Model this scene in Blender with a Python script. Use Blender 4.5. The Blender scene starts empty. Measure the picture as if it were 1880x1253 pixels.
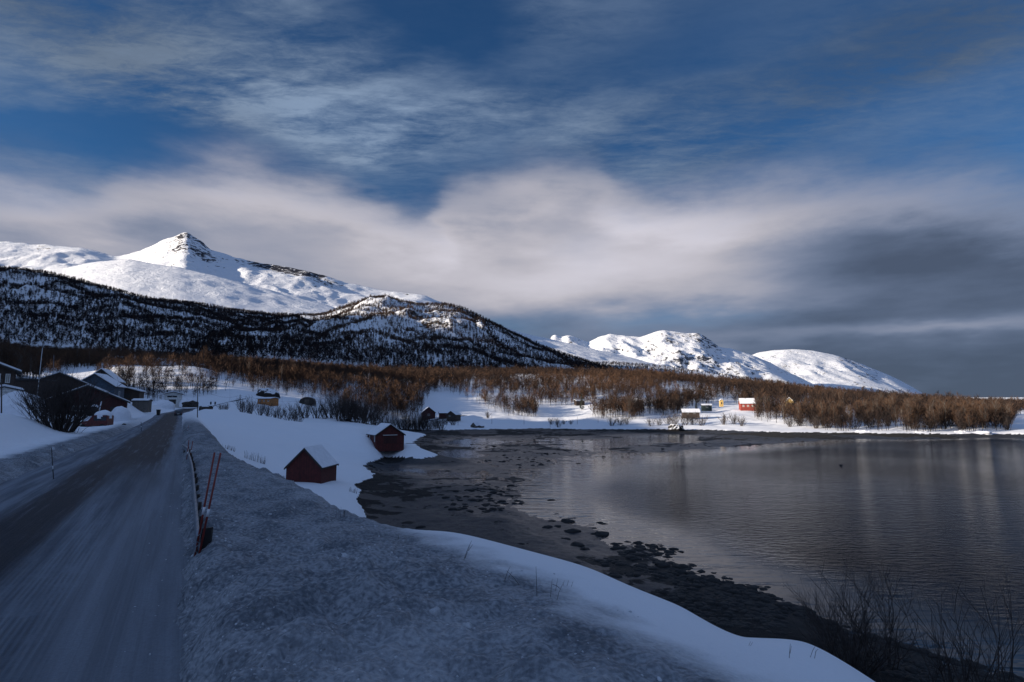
import bpy, math, random
import numpy as np
R = math.radians
C = bpy.context.scene.collection
F, PW, PH, HZ, CZ = 1050.0, 1880.0, 1253.0, 748.0, 13.0      # focal length and size in photograph pixels, horizon row, camera height
TH = math.atan((HZ - PH / 2) / F)
# ------------------------------------------------------------------ camera
cam = bpy.data.cameras.new('camera'); co = bpy.data.objects.new('camera', cam); C.objects.link(co)
cam.sensor_width = 36; cam.lens = 36 * F / PW; cam.clip_start = .1; cam.clip_end = 60000
co.location = (0, 0, CZ); co.rotation_euler = (R(90) + TH, 0, 0)
bpy.context.scene.camera = co
# ------------------------------------------------------------------ sun
SAZ, SEL = R(-105), R(13.5)
sh = np.array([math.sin(SAZ), math.cos(SAZ)]); TE = math.tan(SEL)
sun = bpy.data.lights.new('sun', 'SUN'); so = bpy.data.objects.new('sun', sun); C.objects.link(so)
sun.energy = 5.0; sun.angle = R(.5); sun.color = (1, .87, .72)
from mathutils import Vector, Matrix
so.rotation_euler = Vector((sh[0] * math.cos(SEL), sh[1] * math.cos(SEL), math.sin(SEL))).to_track_quat('Z', 'Y').to_euler()
# ------------------------------------------------------------------ view
vs = bpy.context.scene.view_settings
vs.view_transform = 'Standard'; vs.look = 'None'; vs.gamma = 1; vs.exposure = 0.84

def ray(px, py):
    xc = (px - PW / 2) / F; yc = (PH / 2 - py) / F
    return np.array([xc, math.cos(TH) - yc * math.sin(TH), math.sin(TH) + yc * math.cos(TH)])
def aty(px, py, Y): r = ray(px, py); p = r * (Y / r[1]); return (p[0], Y, CZ + p[2])
def atz(px, py, z): r = ray(px, py); p = r * ((z - CZ) / r[2]); return (p[0], p[1], z)
def azel(px, py): r = ray(px, py); return math.atan2(r[0], r[1]), math.atan2(r[2], math.hypot(r[0], r[1]))

# ------------------------------------------------------------------ node helper
class NT:
    def __init__(s, tree): s.t = tree; s.n = tree.nodes; s.l = tree.links
    def new(s, k, **kw):
        n = s.n.new(k)
        for a, b in kw.items(): setattr(n, a, b)
        return n
    def put(s, sock, v):
        if isinstance(v, bpy.types.NodeSocket): s.l.new(v, sock)
        elif v is not None: sock.default_value = v
    def m(s, op, a, b=None, c=None, clamp=False):
        n = s.new('ShaderNodeMath', operation=op, use_clamp=clamp)
        for i, v in enumerate((a, b, c)):
            if v is not None: s.put(n.inputs[i], v)
        return n.outputs[0]
    def comb(s, x, y, z=0.0):
        n = s.new('ShaderNodeCombineXYZ'); s.put(n.inputs[0], x); s.put(n.inputs[1], y); s.put(n.inputs[2], z); return n.outputs[0]
    def noise(s, vec, scale=1, detail=4, rough=.5, dist=0.0, col=False, lac=2.0):
        n = s.new('ShaderNodeTexNoise'); s.put(n.inputs['Vector'], vec); s.put(n.inputs['Scale'], scale); n.inputs['Detail'].default_value = detail
        n.inputs['Roughness'].default_value = rough; n.inputs['Distortion'].default_value = dist; n.inputs['Lacunarity'].default_value = lac
        return n.outputs['Color' if col else 'Fac']
    def ss(s, v, a, b, lo=0.0, hi=1.0):
        n = s.new('ShaderNodeMapRange', interpolation_type='SMOOTHSTEP')
        for k, x in zip((0, 1, 2, 3, 4), (v, a, b, lo, hi)): s.put(n.inputs[k], x)
        return n.outputs[0]
    def mix(s, f, a, b, blend='MIX'):
        n = s.new('ShaderNodeMix', data_type='RGBA', blend_type=blend)
        s.put(n.inputs[0], f)
        for i, v in ((6, a), (7, b)):
            if isinstance(v, tuple) and len(v) == 3: v = v + (1,)
            s.put(n.inputs[i], v)
        return n.outputs[2]
    def attr(s, name): n = s.new('ShaderNodeAttribute', attribute_name=name); return n.outputs['Fac']
    def curve(s, v, pts):
        n = s.new('ShaderNodeFloatCurve'); c = n.mapping.curves[0]
        while len(c.points) > 2: c.points.remove(c.points[1])
        c.points[0].location = pts[0]; c.points[-1].location = pts[-1]
        for p in pts[1:-1]: c.points.new(*p)
        for p in c.points: p.handle_type = 'AUTO_CLAMPED'
        n.mapping.use_clip = False; n.mapping.update(); s.put(n.inputs['Value'], v); return n.outputs[0]
    def bump(s, h, strength=.5, dist=.1, nrm=None):
        n = s.new('ShaderNodeBump'); n.inputs['Strength'].default_value = strength; n.inputs['Distance'].default_value = dist
        s.put(n.inputs['Height'], h)
        if nrm is not None: s.put(n.inputs['Normal'], nrm)
        return n.outputs[0]

# ------------------------------------------------------------------ world: physical sky with cloud layers in front of it
w = bpy.data.worlds.new('World'); bpy.context.scene.world = w; w.use_nodes = True
T = NT(w.node_tree); T.n.clear()
sky = T.new('ShaderNodeTexSky', sky_type='NISHITA'); sky.sun_disc = False
sky.sun_elevation = SEL; sky.sun_rotation = SAZ; sky.altitude = 400; sky.air_density = 1.0; sky.dust_density = .3; sky.ozone_density = 3.0
tc = T.new('ShaderNodeTexCoord').outputs['Generated']
sp = T.new('ShaderNodeSeparateXYZ'); T.l.new(tc, sp.inputs[0]); dx, dy, dz = sp.outputs
az = T.m('ARCTAN2', dx, dy); el = T.m('ARCSINE', dz)
# photograph-like units: a = 0..1 across the seen azimuths, e = elevation / 45 deg
AZ0, AZ1 = azel(0, 500)[0], azel(1880, 500)[0]
a = T.m('DIVIDE', T.m('SUBTRACT', az, AZ0), AZ1 - AZ0); e = T.m('DIVIDE', el, R(45))
def ae(px, py): A, E = azel(px, py); return (A - AZ0) / (AZ1 - AZ0), E / R(45)
wv = T.comb(T.m('MULTIPLY', a, 3.0), T.m('MULTIPLY', e, 5.5), 0.3)
wn = T.noise(wv, 1.3, 5, .55, 0, True)
wsp = T.new('ShaderNodeSeparateColor'); T.l.new(wn, wsp.inputs[0])
w1 = T.m('SUBTRACT', wsp.outputs[0], .5); w2 = T.m('SUBTRACT', wsp.outputs[1], .5)
wa = T.m('MULTIPLY_ADD', w1, .16, a); we = T.m('MULTIPLY_ADD', w2, .20, e)
def blob(px, py, rx, ry, amp=1.0, rot=0.0):
    A, E = ae(px, py); sx = rx / 1880.0; sy = ry / 1050.0 * 57.3 / 45
    u = T.m('DIVIDE', T.m('SUBTRACT', wa, A), sx); v = T.m('DIVIDE', T.m('SUBTRACT', we, E), sy)
    if rot:
        c, s_ = math.cos(rot), math.sin(rot)
        u2 = T.m('ADD', T.m('MULTIPLY', u, c), T.m('MULTIPLY', v, s_)); v = T.m('SUBTRACT', T.m('MULTIPLY', v, c), T.m('MULTIPLY', u, s_)); u = u2
    d = T.m('ADD', T.m('MULTIPLY', u, u), T.m('MULTIPLY', v, v))
    return T.m('MULTIPLY', T.m('EXPONENT', T.m('MULTIPLY', d, -1.0)), amp)
def summ(*x):
    r = x[0]
    for y in x[1:]: r = T.m('ADD', r, y)
    return r
ac = T.m('MAXIMUM', T.m('MINIMUM', wa, 1.0), 0.0)
# low cloud bank: its top edge against azimuth
edge = [(0, 285), (80, 305), (150, 322), (230, 300), (330, 280), (450, 275), (540, 300), (620, 315), (720, 345), (800, 372), (850, 330), (930, 300), (1000, 285), (1060, 285), (1120, 330), (1250, 330), (1400, 305), (1600, 300), (1700, 300), (1880, 330)]
top = T.curve(ac, [(ae(*p)[0], ae(*p)[1]) for p in edge])
n_big = T.noise(T.comb(T.m('MULTIPLY', a, 4.2), T.m('MULTIPLY', e, 6.5), 4.1), 1.5, 7, .56)
n_st = T.noise(T.comb(T.m('MULTIPLY', a, 3.0), T.m('MULTIPLY', e, 11.0), 8.7), 1.5, 6, .58)
below = T.m('SUBTRACT', top, T.m('MULTIPLY_ADD', T.m('SUBTRACT', n_big, .5), .20, e))
bank = T.ss(below, -.06, .115)
holes = summ(blob(1065, 395, 50, 80, .20), blob(940, 612, 130, 16, .45), blob(1180, 594, 200, 18, .40), blob(150, 700, 300, 30, .1), blob(720, 330, 80, 24, .5))
bank = T.m('SUBTRACT', bank, T.m('MULTIPLY', holes, T.ss(n_st, .30, .62, .5, 1.1)), clamp=True)
rim = T.m('MULTIPLY', T.ss(below, -.03, .05), T.ss(below, .17, .06))
br = summ(T.m('MULTIPLY', rim, .08), blob(620, 430, 430, 150, .15), blob(150, 440, 220, 60, .05), blob(430, 330, 220, 50, .06), blob(980, 320, 150, 45, .07), blob(1000, 510, 330, 80, .22), blob(1260, 450, 200, 110, .13), blob(1065, 400, 110, 80, .10), blob(1180, 640, 180, 40, .05),
          blob(1560, 470, 420, 110, .015), blob(60, 345, 150, 28, .07), blob(60, 430, 260, 90, .06), blob(250, 400, 130, 28, -.05), blob(1500, 620, 300, 18, .05), blob(1380, 545, 200, 26, .05), blob(1780, 600, 140, 12, .05), blob(1500, 350, 420, 60, .05), T.m('MULTIPLY', T.m('SUBTRACT', n_st, .5), .06), T.m('MULTIPLY', T.m('SUBTRACT', n_big, .5), .11))
br = T.m('MAXIMUM', T.m('MULTIPLY_ADD', br, 1.42, .10), .095)
# high veils and wisps: streaks on a plane overhead
inv = T.m('DIVIDE', 1.0, T.m('MAXIMUM', dz, .10))
cx = T.m('MULTIPLY', dx, inv); cy = T.m('MULTIPLY', dy, inv)
ca, sa = math.cos(R(-20)), math.sin(R(-20))
sx_ = T.m('ADD', T.m('MULTIPLY', cx, ca), T.m('MULTIPLY', cy, sa)); sy_ = T.m('SUBTRACT', T.m('MULTIPLY', cy, ca), T.m('MULTIPLY', cx, sa))
c1a = T.noise(T.comb(T.m('MULTIPLY', sx_, .8), T.m('MULTIPLY', sy_, 1.9), 1.0), 1.3, 8, .58, .3)
ca2, sa2 = math.cos(R(22)), math.sin(R(22)); tx_ = T.m('ADD', T.m('MULTIPLY', sx_, ca2), T.m('MULTIPLY', sy_, sa2)); ty_ = T.m('SUBTRACT', T.m('MULTIPLY', sy_, ca2), T.m('MULTIPLY', sx_, sa2))
c1b = T.noise(T.comb(T.m('MULTIPLY', tx_, 1.6), T.m('MULTIPLY', ty_, 3.6), 3.0), 4.2, 12, .70, .35)
c1 = T.m('MULTIPLY_ADD', c1a, .66, T.m('MULTIPLY', c1b, .34))
c2 = T.noise(T.comb(T.m('MULTIPLY', sx_, .6), T.m('MULTIPLY', sy_, .9), 6.0), 1.3, 6, .55, .3)
cov = summ(blob(330, 70, 420, 120, .55), blob(130, 160, 280, 90, .50), blob(620, 190, 330, 70, .62, -.2), blob(1000, 215, 300, 50, .45, -.1), blob(1500, 190, 520, 80, .38), blob(1700, 60, 330, 110, .18), blob(1060, 30, 200, 70, .22), blob(560, 250, 240, 34, .45, -.2), blob(1270, 290, 200, 40, .30),
           blob(330, 258, 190, 26, -.55, -.08), blob(70, 232, 190, 26, -.45, -.1), blob(780, 40, 230, 60, -.35, -.2), blob(880, 120, 110, 40, -.15), blob(160, 270, 150, 20, -.3), blob(1230, 90, 170, 60, -.15))
wisp = T.m('MULTIPLY', T.ss(T.m('MULTIPLY_ADD', T.m('SUBTRACT', c1, .5), 2.6, .54), .05, .95), T.ss(c2, .25, .62, .65, 1.15))
hi = T.m('MULTIPLY', T.m('MULTIPLY', T.m('MAXIMUM', T.m('ADD', cov, .14), 0.03), wisp), 1.55, clamp=True)
hb = summ(.27, blob(620, 190, 330, 80, .10, -.2), blob(1560, 60, 420, 120, -.10), blob(330, 40, 500, 120, -.06), T.m('MULTIPLY', T.m('SUBTRACT', c1, .5), .26), blob(0, 0, 300, 90, -.08), blob(1880, 20, 420, 130, -.10))
def sc(col, f):
    n = T.new('ShaderNodeVectorMath', operation='SCALE'); n.inputs[0].default_value = col; T.put(n.inputs[3], f); return n.outputs[0]
warm = T.ss(br, .10, .42)
ctint = T.mix(warm, (.60, .80, 1.25), (1.0, .965, 1.07))
nb = T.new('ShaderNodeVectorMath', operation='SCALE'); T.l.new(ctint, nb.inputs[0]); T.put(nb.inputs[3], br)
out = T.m('MAXIMUM', T.ss(el, R(42), R(62)), T.m('MULTIPLY', T.ss(dy, .35, -.35), T.ss(el, R(8), R(30))))      # bright veil added out of view, overhead and behind, to lift shaded snow
hcol = T.mix(out, sc((.53, .73, 1.06), hb), (.17, .245, .43))
hi = T.m('MAXIMUM', hi, T.m('MULTIPLY', out, .85))
skc = T.mix(1.0, sky.outputs[0], (.35, .67, .955), 'MULTIPLY')
b_sky = T.new('ShaderNodeBackground'); T.l.new(skc, b_sky.inputs[0]); b_sky.inputs[1].default_value = .05
b_hi = T.new('ShaderNodeBackground'); T.l.new(hcol, b_hi.inputs[0]); b_hi.inputs[1].default_value = .707
b_lo = T.new('ShaderNodeBackground'); T.l.new(nb.outputs[0], b_lo.inputs[0]); b_lo.inputs[1].default_value = .707
m1 = T.new('ShaderNodeMixShader'); T.l.new(hi, m1.inputs[0]); T.l.new(b_sky.outputs[0], m1.inputs[1]); T.l.new(b_hi.outputs[0], m1.inputs[2])
m2 = T.new('ShaderNodeMixShader'); T.l.new(T.m('MULTIPLY', T.m('MULTIPLY', bank, .97), T.m('SUBTRACT', 1.0, T.m('MULTIPLY', out, .5))), m2.inputs[0]); T.l.new(m1.outputs[0], m2.inputs[1]); T.l.new(b_lo.outputs[0], m2.inputs[2])
wo = T.new('ShaderNodeOutputWorld'); T.l.new(m2.outputs[0], wo.inputs[0])
w.cycles.sampling_method = 'MANUAL'; w.cycles.sample_map_resolution = 1024

# ------------------------------------------------------------------ numpy noise
_rs = np.random.RandomState(7); _perm = _rs.rand(256, 256).astype(np.float32)
def vnoise(x, y, seed=0):
    x = x + seed * 17.31; y = y + seed * 9.17
    xi = np.floor(x).astype(np.int64); yi = np.floor(y).astype(np.int64); fx = x - xi; fy = y - yi
    fx = fx * fx * fx * (fx * (fx * 6 - 15) + 10); fy = fy * fy * fy * (fy * (fy * 6 - 15) + 10)
    g = lambda i, j: _perm[i & 255, j & 255]
    return (g(xi, yi) * (1 - fx) + g(xi + 1, yi) * fx) * (1 - fy) + (g(xi, yi + 1) * (1 - fx) + g(xi + 1, yi + 1) * fx) * fy
def fbm(x, y, o=5, seed=0, gain=.5):
    s = 0; am = 1; t = 0
    for i in range(o):
        c, s_ = math.cos(.6 * i), math.sin(.6 * i); k = 2.03 ** i
        s = s + am * (vnoise((x * c - y * s_) * k, (x * s_ + y * c) * k, seed + i) - .5); t += am; am *= gain
    return s / t * 2
def ridged(x, y, o=5, seed=0, gain=.55):
    s = 0; am = 1; t = 0
    for i in range(o):
        c, s_ = math.cos(.8 * i), math.sin(.8 * i); k = 2.07 ** i
        n = 1 - np.abs(2 * vnoise((x * c - y * s_) * k, (x * s_ + y * c) * k, seed + i) - 1); s = s + am * n * n; t += am; am *= gain
    return s / t
def sstep(a, b, v): t = np.clip((v - a) / (b - a), 0, 1); return t * t * (3 - 2 * t)

# ------------------------------------------------------------------ materials
def mat(name, build):
    m = bpy.data.materials.new(name); m.use_nodes = True; t = NT(m.node_tree); t.n.clear()
    b = t.new('ShaderNodeBsdfPrincipled'); o = t.new('ShaderNodeOutputMaterial'); t.l.new(b.outputs[0], o.inputs[0]); build(t, b); return m
def P(t): return t.new('ShaderNodeNewGeometry').outputs['Position']
def OBJ(t): return t.new('ShaderNodeTexCoord').outputs['Object']
def simple(name, col, rough=.7, var=.25, scale=3.0, metal=0.0, bump=0.0, stretch=None):
    def f(t, b):
        v = OBJ(t)
        if stretch:
            mp = t.new('ShaderNodeMapping'); t.l.new(v, mp.inputs[0]); mp.inputs[3].default_value = stretch; v = mp.outputs[0]
        n = t.noise(v, scale, 5, .6)
        k = t.ss(n, .3, .7, 1 - var, 1 + var)
        s = t.new('ShaderNodeVectorMath', operation='SCALE'); s.inputs[0].default_value = col; t.put(s.inputs[3], k)
        t.l.new(s.outputs[0], b.inputs['Base Color']); b.inputs['Roughness'].default_value = rough; b.inputs['Metallic'].default_value = metal
        if bump: t.l.new(t.bump(n, .6, bump), b.inputs['Normal'])
    return mat(name, f)
SN = (.80, .82, .85)
def f_snow(t, b):
    p = P(t)
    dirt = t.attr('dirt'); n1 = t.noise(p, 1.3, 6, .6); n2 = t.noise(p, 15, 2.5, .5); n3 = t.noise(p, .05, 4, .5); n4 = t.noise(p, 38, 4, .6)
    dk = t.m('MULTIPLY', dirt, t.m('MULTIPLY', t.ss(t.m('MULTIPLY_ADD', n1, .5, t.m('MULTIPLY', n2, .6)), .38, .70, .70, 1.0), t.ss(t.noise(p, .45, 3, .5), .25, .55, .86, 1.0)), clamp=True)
    c = t.mix(dk, SN, (.10, .115, .135))  # real dirt, its colour darkened further to stand in for foreground dimness
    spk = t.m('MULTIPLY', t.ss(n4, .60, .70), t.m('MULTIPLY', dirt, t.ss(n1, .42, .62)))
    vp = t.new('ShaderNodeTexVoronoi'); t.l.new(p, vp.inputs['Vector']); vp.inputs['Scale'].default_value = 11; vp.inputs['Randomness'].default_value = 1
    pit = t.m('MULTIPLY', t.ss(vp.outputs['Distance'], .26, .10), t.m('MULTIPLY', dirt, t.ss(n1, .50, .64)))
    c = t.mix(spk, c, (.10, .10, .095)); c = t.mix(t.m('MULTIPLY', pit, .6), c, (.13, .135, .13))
    t.l.new(c, b.inputs['Base Color']); b.inputs['Roughness'].default_value = .75; b.inputs['Specular IOR Level'].default_value = .2
    vr = t.new('ShaderNodeTexVoronoi'); t.l.new(p, vr.inputs['Vector']); vr.inputs['Scale'].default_value = 17
    h1 = t.m('MULTIPLY', t.m('ADD', n2, t.m('MULTIPLY', t.ss(vr.outputs['Distance'], .5, .1), .5)), t.m('MULTIPLY_ADD', dirt, .24, .07)); h2 = t.m('ADD', t.m('MULTIPLY', n1, .35), t.m('MULTIPLY', n4, t.m('MULTIPLY_ADD', dirt, .05, .04)))
    t.l.new(t.bump(t.m('ADD', h1, h2), .8, .10), b.inputs['Normal'])
M = {}
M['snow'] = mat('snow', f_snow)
def f_beach(t, b):
    p = P(t); sp = t.new('ShaderNodeSeparateXYZ'); t.l.new(p, sp.inputs[0])
    n1 = t.noise(p, .35, 6, .62, .6); n2 = t.noise(p, 3.0, 6, .65); n3 = t.noise(p, 12, 4, .6); wd = t.attr('weed')
    wm = t.ss(t.m('ADD', t.m('MULTIPLY_ADD', n1, .7, t.m('MULTIPLY', n2, .45)), t.m('MULTIPLY', wd, .32)), .66, .78)
    mud = t.mix(t.ss(n2, .35, .65), (.034, .036, .041), (.016, .017, .020))
    fr = t.m('MULTIPLY', t.ss(t.m('MULTIPLY_ADD', n1, .35, t.m('MULTIPLY', n3, .5)), .52, .60), t.ss(sp.outputs[2], .55, 1.2))
    c = t.mix(wm, mud, (.008, .0075, .007)); c = t.mix(t.m('MULTIPLY', fr, .75), c, (.42, .44, .48))
    t.l.new(c, b.inputs['Base Color'])
    wet = t.ss(sp.outputs[2], .10, .5); t.l.new(t.m('ADD', t.m('MULTIPLY_ADD', wet, .25, .38), t.m('MULTIPLY', wm, .3)), b.inputs['Roughness'])
    b.inputs['Specular IOR Level'].default_value = .35
    t.l.new(t.bump(t.m('ADD', t.m('MULTIPLY', wm, t.m('MULTIPLY_ADD', n3, .8, .5)), t.m('MULTIPLY', n3, .35)), .9, .12), b.inputs['Normal'])
M['beach'] = mat('beach', f_beach)
def f_water(t, b):
    p = P(t); sp = t.new('ShaderNodeSeparateXYZ'); t.l.new(p, sp.inputs[0])
    mp = t.new('ShaderNodeMapping'); t.l.new(p, mp.inputs[0]); mp.inputs[2].default_value = (0, 0, R(25)); mp.inputs[3].default_value = (1, 2.4, 1)
    calm = t.noise(p, .018, 3, .5, .5)
    rip = t.noise(mp.outputs[0], .8, 5, .55)
    mp2 = t.new('ShaderNodeMapping'); t.l.new(p, mp2.inputs[0]); mp2.inputs[2].default_value = (0, 0, R(-35)); mp2.inputs[3].default_value = (1, 5, 1)
    sw = t.noise(mp2.outputs[0], .16, 3, .5, .8)
    k = t.m('MULTIPLY', t.ss(calm, .38, .62, .25, 1.0), t.attr('open'))
    h = t.m('ADD', t.m('MULTIPLY', rip, t.m('MULTIPLY_ADD', k, .40, .010)), t.m('MULTIPLY', sw, .07))
    b.inputs['Base Color'].default_value = (.002, .005, .010, 1); b.inputs['Roughness'].default_value = .05; b.inputs['Specular Tint'].default_value = (.66, .82, 1.0, 1); b.inputs['IOR'].default_value = 1.33
    t.l.new(t.m('MULTIPLY_ADD', k, -.48, .62), b.inputs['Specular IOR Level']); nb_ = t.bump(h, 1.0, 1.0); t.l.new(nb_, b.inputs['Normal'])
    df = t.new('ShaderNodeBsdfDiffuse'); df.inputs[0].default_value = (.006, .010, .018, 1); mx = t.new('ShaderNodeMixShader'); t.l.new(t.m('MULTIPLY', t.attr('open'), t.ss(calm, .3, .7, .40, .60)), mx.inputs[0])  # dark diffuse on open water stands in for shade between small waves
    out_ = [n for n in t.n if n.type == 'OUTPUT_MATERIAL'][0]; t.l.new(b.outputs[0], mx.inputs[1]); t.l.new(df.outputs[0], mx.inputs[2]); t.l.new(mx.outputs[0], out_.inputs[0])
M['water'] = mat('water', f_water)
def f_road(t, b):
    uv = t.new('ShaderNodeUVMap').outputs[0]; sp = t.new('ShaderNodeSeparateXYZ'); t.l.new(uv, sp.inputs[0]); al, wd = sp.outputs[0], sp.outputs[1]   # metres along, metres from the right edge
    p = P(t)
    st = t.noise(t.comb(t.m('MULTIPLY', al, .10), t.m('MULTIPLY', wd, 2.2)), 1.0, 6, .6)
    st2 = t.noise(t.comb(t.m('MULTIPLY', al, .16), t.m('MULTIPLY', wd, 3.6), 4), 1.0, 9, .66)
    wv = t.noise(t.comb(t.m('MULTIPLY', al, .05), 0.0, 3.0), 1.0, 3, .5)
    wd2 = t.m('ADD', wd, t.m('MULTIPLY_ADD', t.m('SUBTRACT', wv, .5), .9, t.m('MULTIPLY', t.m('SUBTRACT', st2, .5), 1.1)))
    def band(c, hw, s): d = t.m('ABSOLUTE', t.m('SUBTRACT', wd2, c)); return t.ss(d, hw + s, hw)
    far = t.ss(al, 18, 42)
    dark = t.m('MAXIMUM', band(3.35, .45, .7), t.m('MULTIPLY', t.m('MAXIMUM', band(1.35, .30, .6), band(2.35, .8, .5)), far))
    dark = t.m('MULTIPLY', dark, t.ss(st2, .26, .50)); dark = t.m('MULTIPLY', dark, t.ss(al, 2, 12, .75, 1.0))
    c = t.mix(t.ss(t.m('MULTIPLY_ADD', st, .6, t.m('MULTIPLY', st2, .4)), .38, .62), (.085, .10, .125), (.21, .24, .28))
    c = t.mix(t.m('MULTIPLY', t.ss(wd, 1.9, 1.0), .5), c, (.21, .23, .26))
    gr = t.m('SINE', t.m('MULTIPLY', wd, 2 * math.pi / .085)); gm = t.m('MULTIPLY', t.ss(wd, 1.1, 1.7), t.ss(al, 30, 8)); gm = t.m('MULTIPLY', gm, t.ss(t.noise(p, 1.4, 4, .6), .36, .58))
    trk = t.noise(t.comb(t.m('MULTIPLY', al, .05), t.m('MULTIPLY', wd, 9.0), 7.0), 1.0, 4, .6); c = t.mix(t.ss(trk, .52, .66, 0, .28), c, (.07, .08, .095))
    c = t.mix(t.m('MULTIPLY', t.ss(gr, -.2, .7), t.m('MULTIPLY', gm, .42)), c, (.05, .058, .07))
    fn = t.noise(p, 22, 5, .6); c = t.mix(t.ss(fn, .35, .7, 0, .25), c, (.08, .09, .105))
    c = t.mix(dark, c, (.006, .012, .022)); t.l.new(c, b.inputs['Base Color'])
    t.l.new(t.m('MULTIPLY_ADD', dark, -.15, .75), b.inputs['Roughness']); b.inputs['Specular IOR Level'].default_value = .12
    h = t.m('ADD', t.m('MULTIPLY', gr, t.m('MULTIPLY', gm, .0075)), t.m('ADD', t.m('MULTIPLY', fn, .012), t.m('MULTIPLY', st2, .03)))
    t.l.new(t.bump(h, 1.0, 1.0), b.inputs['Normal'])
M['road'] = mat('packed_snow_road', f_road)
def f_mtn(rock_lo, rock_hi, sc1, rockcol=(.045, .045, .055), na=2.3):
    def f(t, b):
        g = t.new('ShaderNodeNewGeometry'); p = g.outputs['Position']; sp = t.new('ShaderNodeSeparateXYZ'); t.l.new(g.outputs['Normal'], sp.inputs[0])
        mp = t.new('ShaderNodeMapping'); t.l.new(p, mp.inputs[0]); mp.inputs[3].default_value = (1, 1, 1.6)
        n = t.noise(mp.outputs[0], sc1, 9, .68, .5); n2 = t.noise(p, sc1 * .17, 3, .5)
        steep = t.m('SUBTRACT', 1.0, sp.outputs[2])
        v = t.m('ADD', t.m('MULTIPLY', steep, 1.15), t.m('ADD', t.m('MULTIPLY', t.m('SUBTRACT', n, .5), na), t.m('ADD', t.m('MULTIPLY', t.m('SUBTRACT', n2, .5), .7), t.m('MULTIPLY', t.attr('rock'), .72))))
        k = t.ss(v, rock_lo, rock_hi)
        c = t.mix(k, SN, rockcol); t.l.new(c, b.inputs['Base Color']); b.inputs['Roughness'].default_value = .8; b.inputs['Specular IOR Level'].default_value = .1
        t.l.new(t.bump(t.m('ADD', n, t.m('MULTIPLY', k, .4)), .55, 1.6 / sc1 * .35), b.inputs['Normal'])
    return f
M['mountain'] = mat('mountain_snow_and_rock', f_mtn(.52, .64, .022))
M['hillside'] = mat('hillside_snow', f_mtn(.66, .80, .06, (.05, .042, .036)))
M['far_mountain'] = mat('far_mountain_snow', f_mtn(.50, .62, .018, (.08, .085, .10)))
M['twig'] = simple('birch_twigs', (.17, .088, .048), .9, .45, .4)
M['twig_dark'] = simple('dark_twigs', (.060, .042, .034), .9, .4, .3)
M['far_twig'] = simple('far_twigs', (.045, .034, .030), .9, .45, .01)
M['bark'] = simple('birch_bark', (.09, .080, .072), .9, .6, 2.0)
M['shrub'] = simple('shrub_bark', (.045, .034, .030), .85, .3, 4)
M['straw'] = simple('dry_stems', (.12, .09, .06), .9, .3, 5)
M['spruce'] = simple('spruce_needles', (.018, .028, .018), .9, .4, 1.0)
M['weed'] = simple('seaweed', (.009, .008, .007), .8, .5, 5.0, bump=.05)
M['rock'] = simple('wet_rock', (.028, .027, .028), .4, .5, 3.0, bump=.08)
def planks(name, col, scale=7.0, rough=.75, horiz=False):
    def f(t, b):
        v = OBJ(t); sp = t.new('ShaderNodeSeparateXYZ'); t.l.new(v, sp.inputs[0])
        q = sp.outputs[2] if horiz else t.m('ADD', sp.outputs[0], sp.outputs[1])
        q = t.m('MULTIPLY', q, scale); fr = t.m('FRACT', q); pl = t.m('FLOOR', q)
        gap = t.ss(t.m('ABSOLUTE', t.m('SUBTRACT', fr, .5)), .42, .49)
        wn_ = t.new('ShaderNodeTexWhiteNoise', noise_dimensions='1D'); t.l.new(pl, wn_.inputs['W'])
        n = t.noise(v, 2.5, 6, .65)
        k = t.m('MULTIPLY', t.ss(n, .25, .75, .65, 1.3), t.m('MULTIPLY_ADD', wn_.outputs[0], .35, .82)); k = t.m('MULTIPLY', k, t.m('MULTIPLY_ADD', gap, -.6, 1.0))
        s = t.new('ShaderNodeVectorMath', operation='SCALE'); s.inputs[0].default_value = col; t.put(s.inputs[3], k)
        t.l.new(s.outputs[0], b.inputs['Base Color']); b.inputs['Roughness'].default_value = rough
        t.l.new(t.bump(gap, .6, -.02), b.inputs['Normal'])
    return mat(name, f)
M['red_wood'] = planks('red_painted_boards', (.085, .013, .011))
M['red_dark'] = planks('dark_red_boards', (.052, .011, .010), 5)
M['brown_wood'] = planks('brown_boards', (.05, .032, .024), 5)
M['grey_wood'] = planks('weathered_boards', (.13, .115, .10), 5)
M['blue_wood'] = planks('blue_grey_boards', (.055, .085, .12), 5, horiz=True)
M['white_wood'] = planks('white_boards', (.62, .62, .60), 5, horiz=True)
M['yellow_wood'] = planks('yellow_boards', (.62, .42, .14), 4, horiz=True)
M['bright_red_wood'] = planks('bright_red_boards', (.27, .045, .03), 4, horiz=True)
M['orange_wood'] = planks('orange_boards', (.42, .17, .05), 4, horiz=True)
M['green_wood'] = planks('dark_green_boards', (.03, .05, .045), 4, horiz=True)
M['roof'] = simple('roof_felt', (.03, .03, .033), .8, .3, 2)
M['roof_snow'] = simple('roof_snow', (.78, .80, .84), .8, .06, 1.5, bump=.03)
M['trim'] = simple('white_trim', (.68, .68, .66), .6, .12, 4)
M['dark_trim'] = simple('dark_trim', (.03, .028, .027), .7, .2, 4)
M['glass'] = simple('window_glass', (.03, .035, .045), .08, .2, 2)
M['pane_pale'] = simple('curtained_glass', (.30, .28, .24), .3, .2, 2)
M['pole'] = simple('pole_wood', (.05, .042, .036), .85, .3, 3)
M['white_pole'] = simple('white_pole', (.55, .56, .58), .5, .1, 3)
M['red_paint'] = simple('red_marker_paint', (.20, .022, .014), .5, .25, 8)
M['reflector'] = simple('white_reflector_band', (.75, .76, .78), .25, .1, 8)
M['clod'] = simple('dirty_snow_clods', (.42, .44, .47), .85, .35, 6)
M['steel'] = simple('galvanised_steel', (.22, .24, .27), .5, .25, 4, .6)
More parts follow.
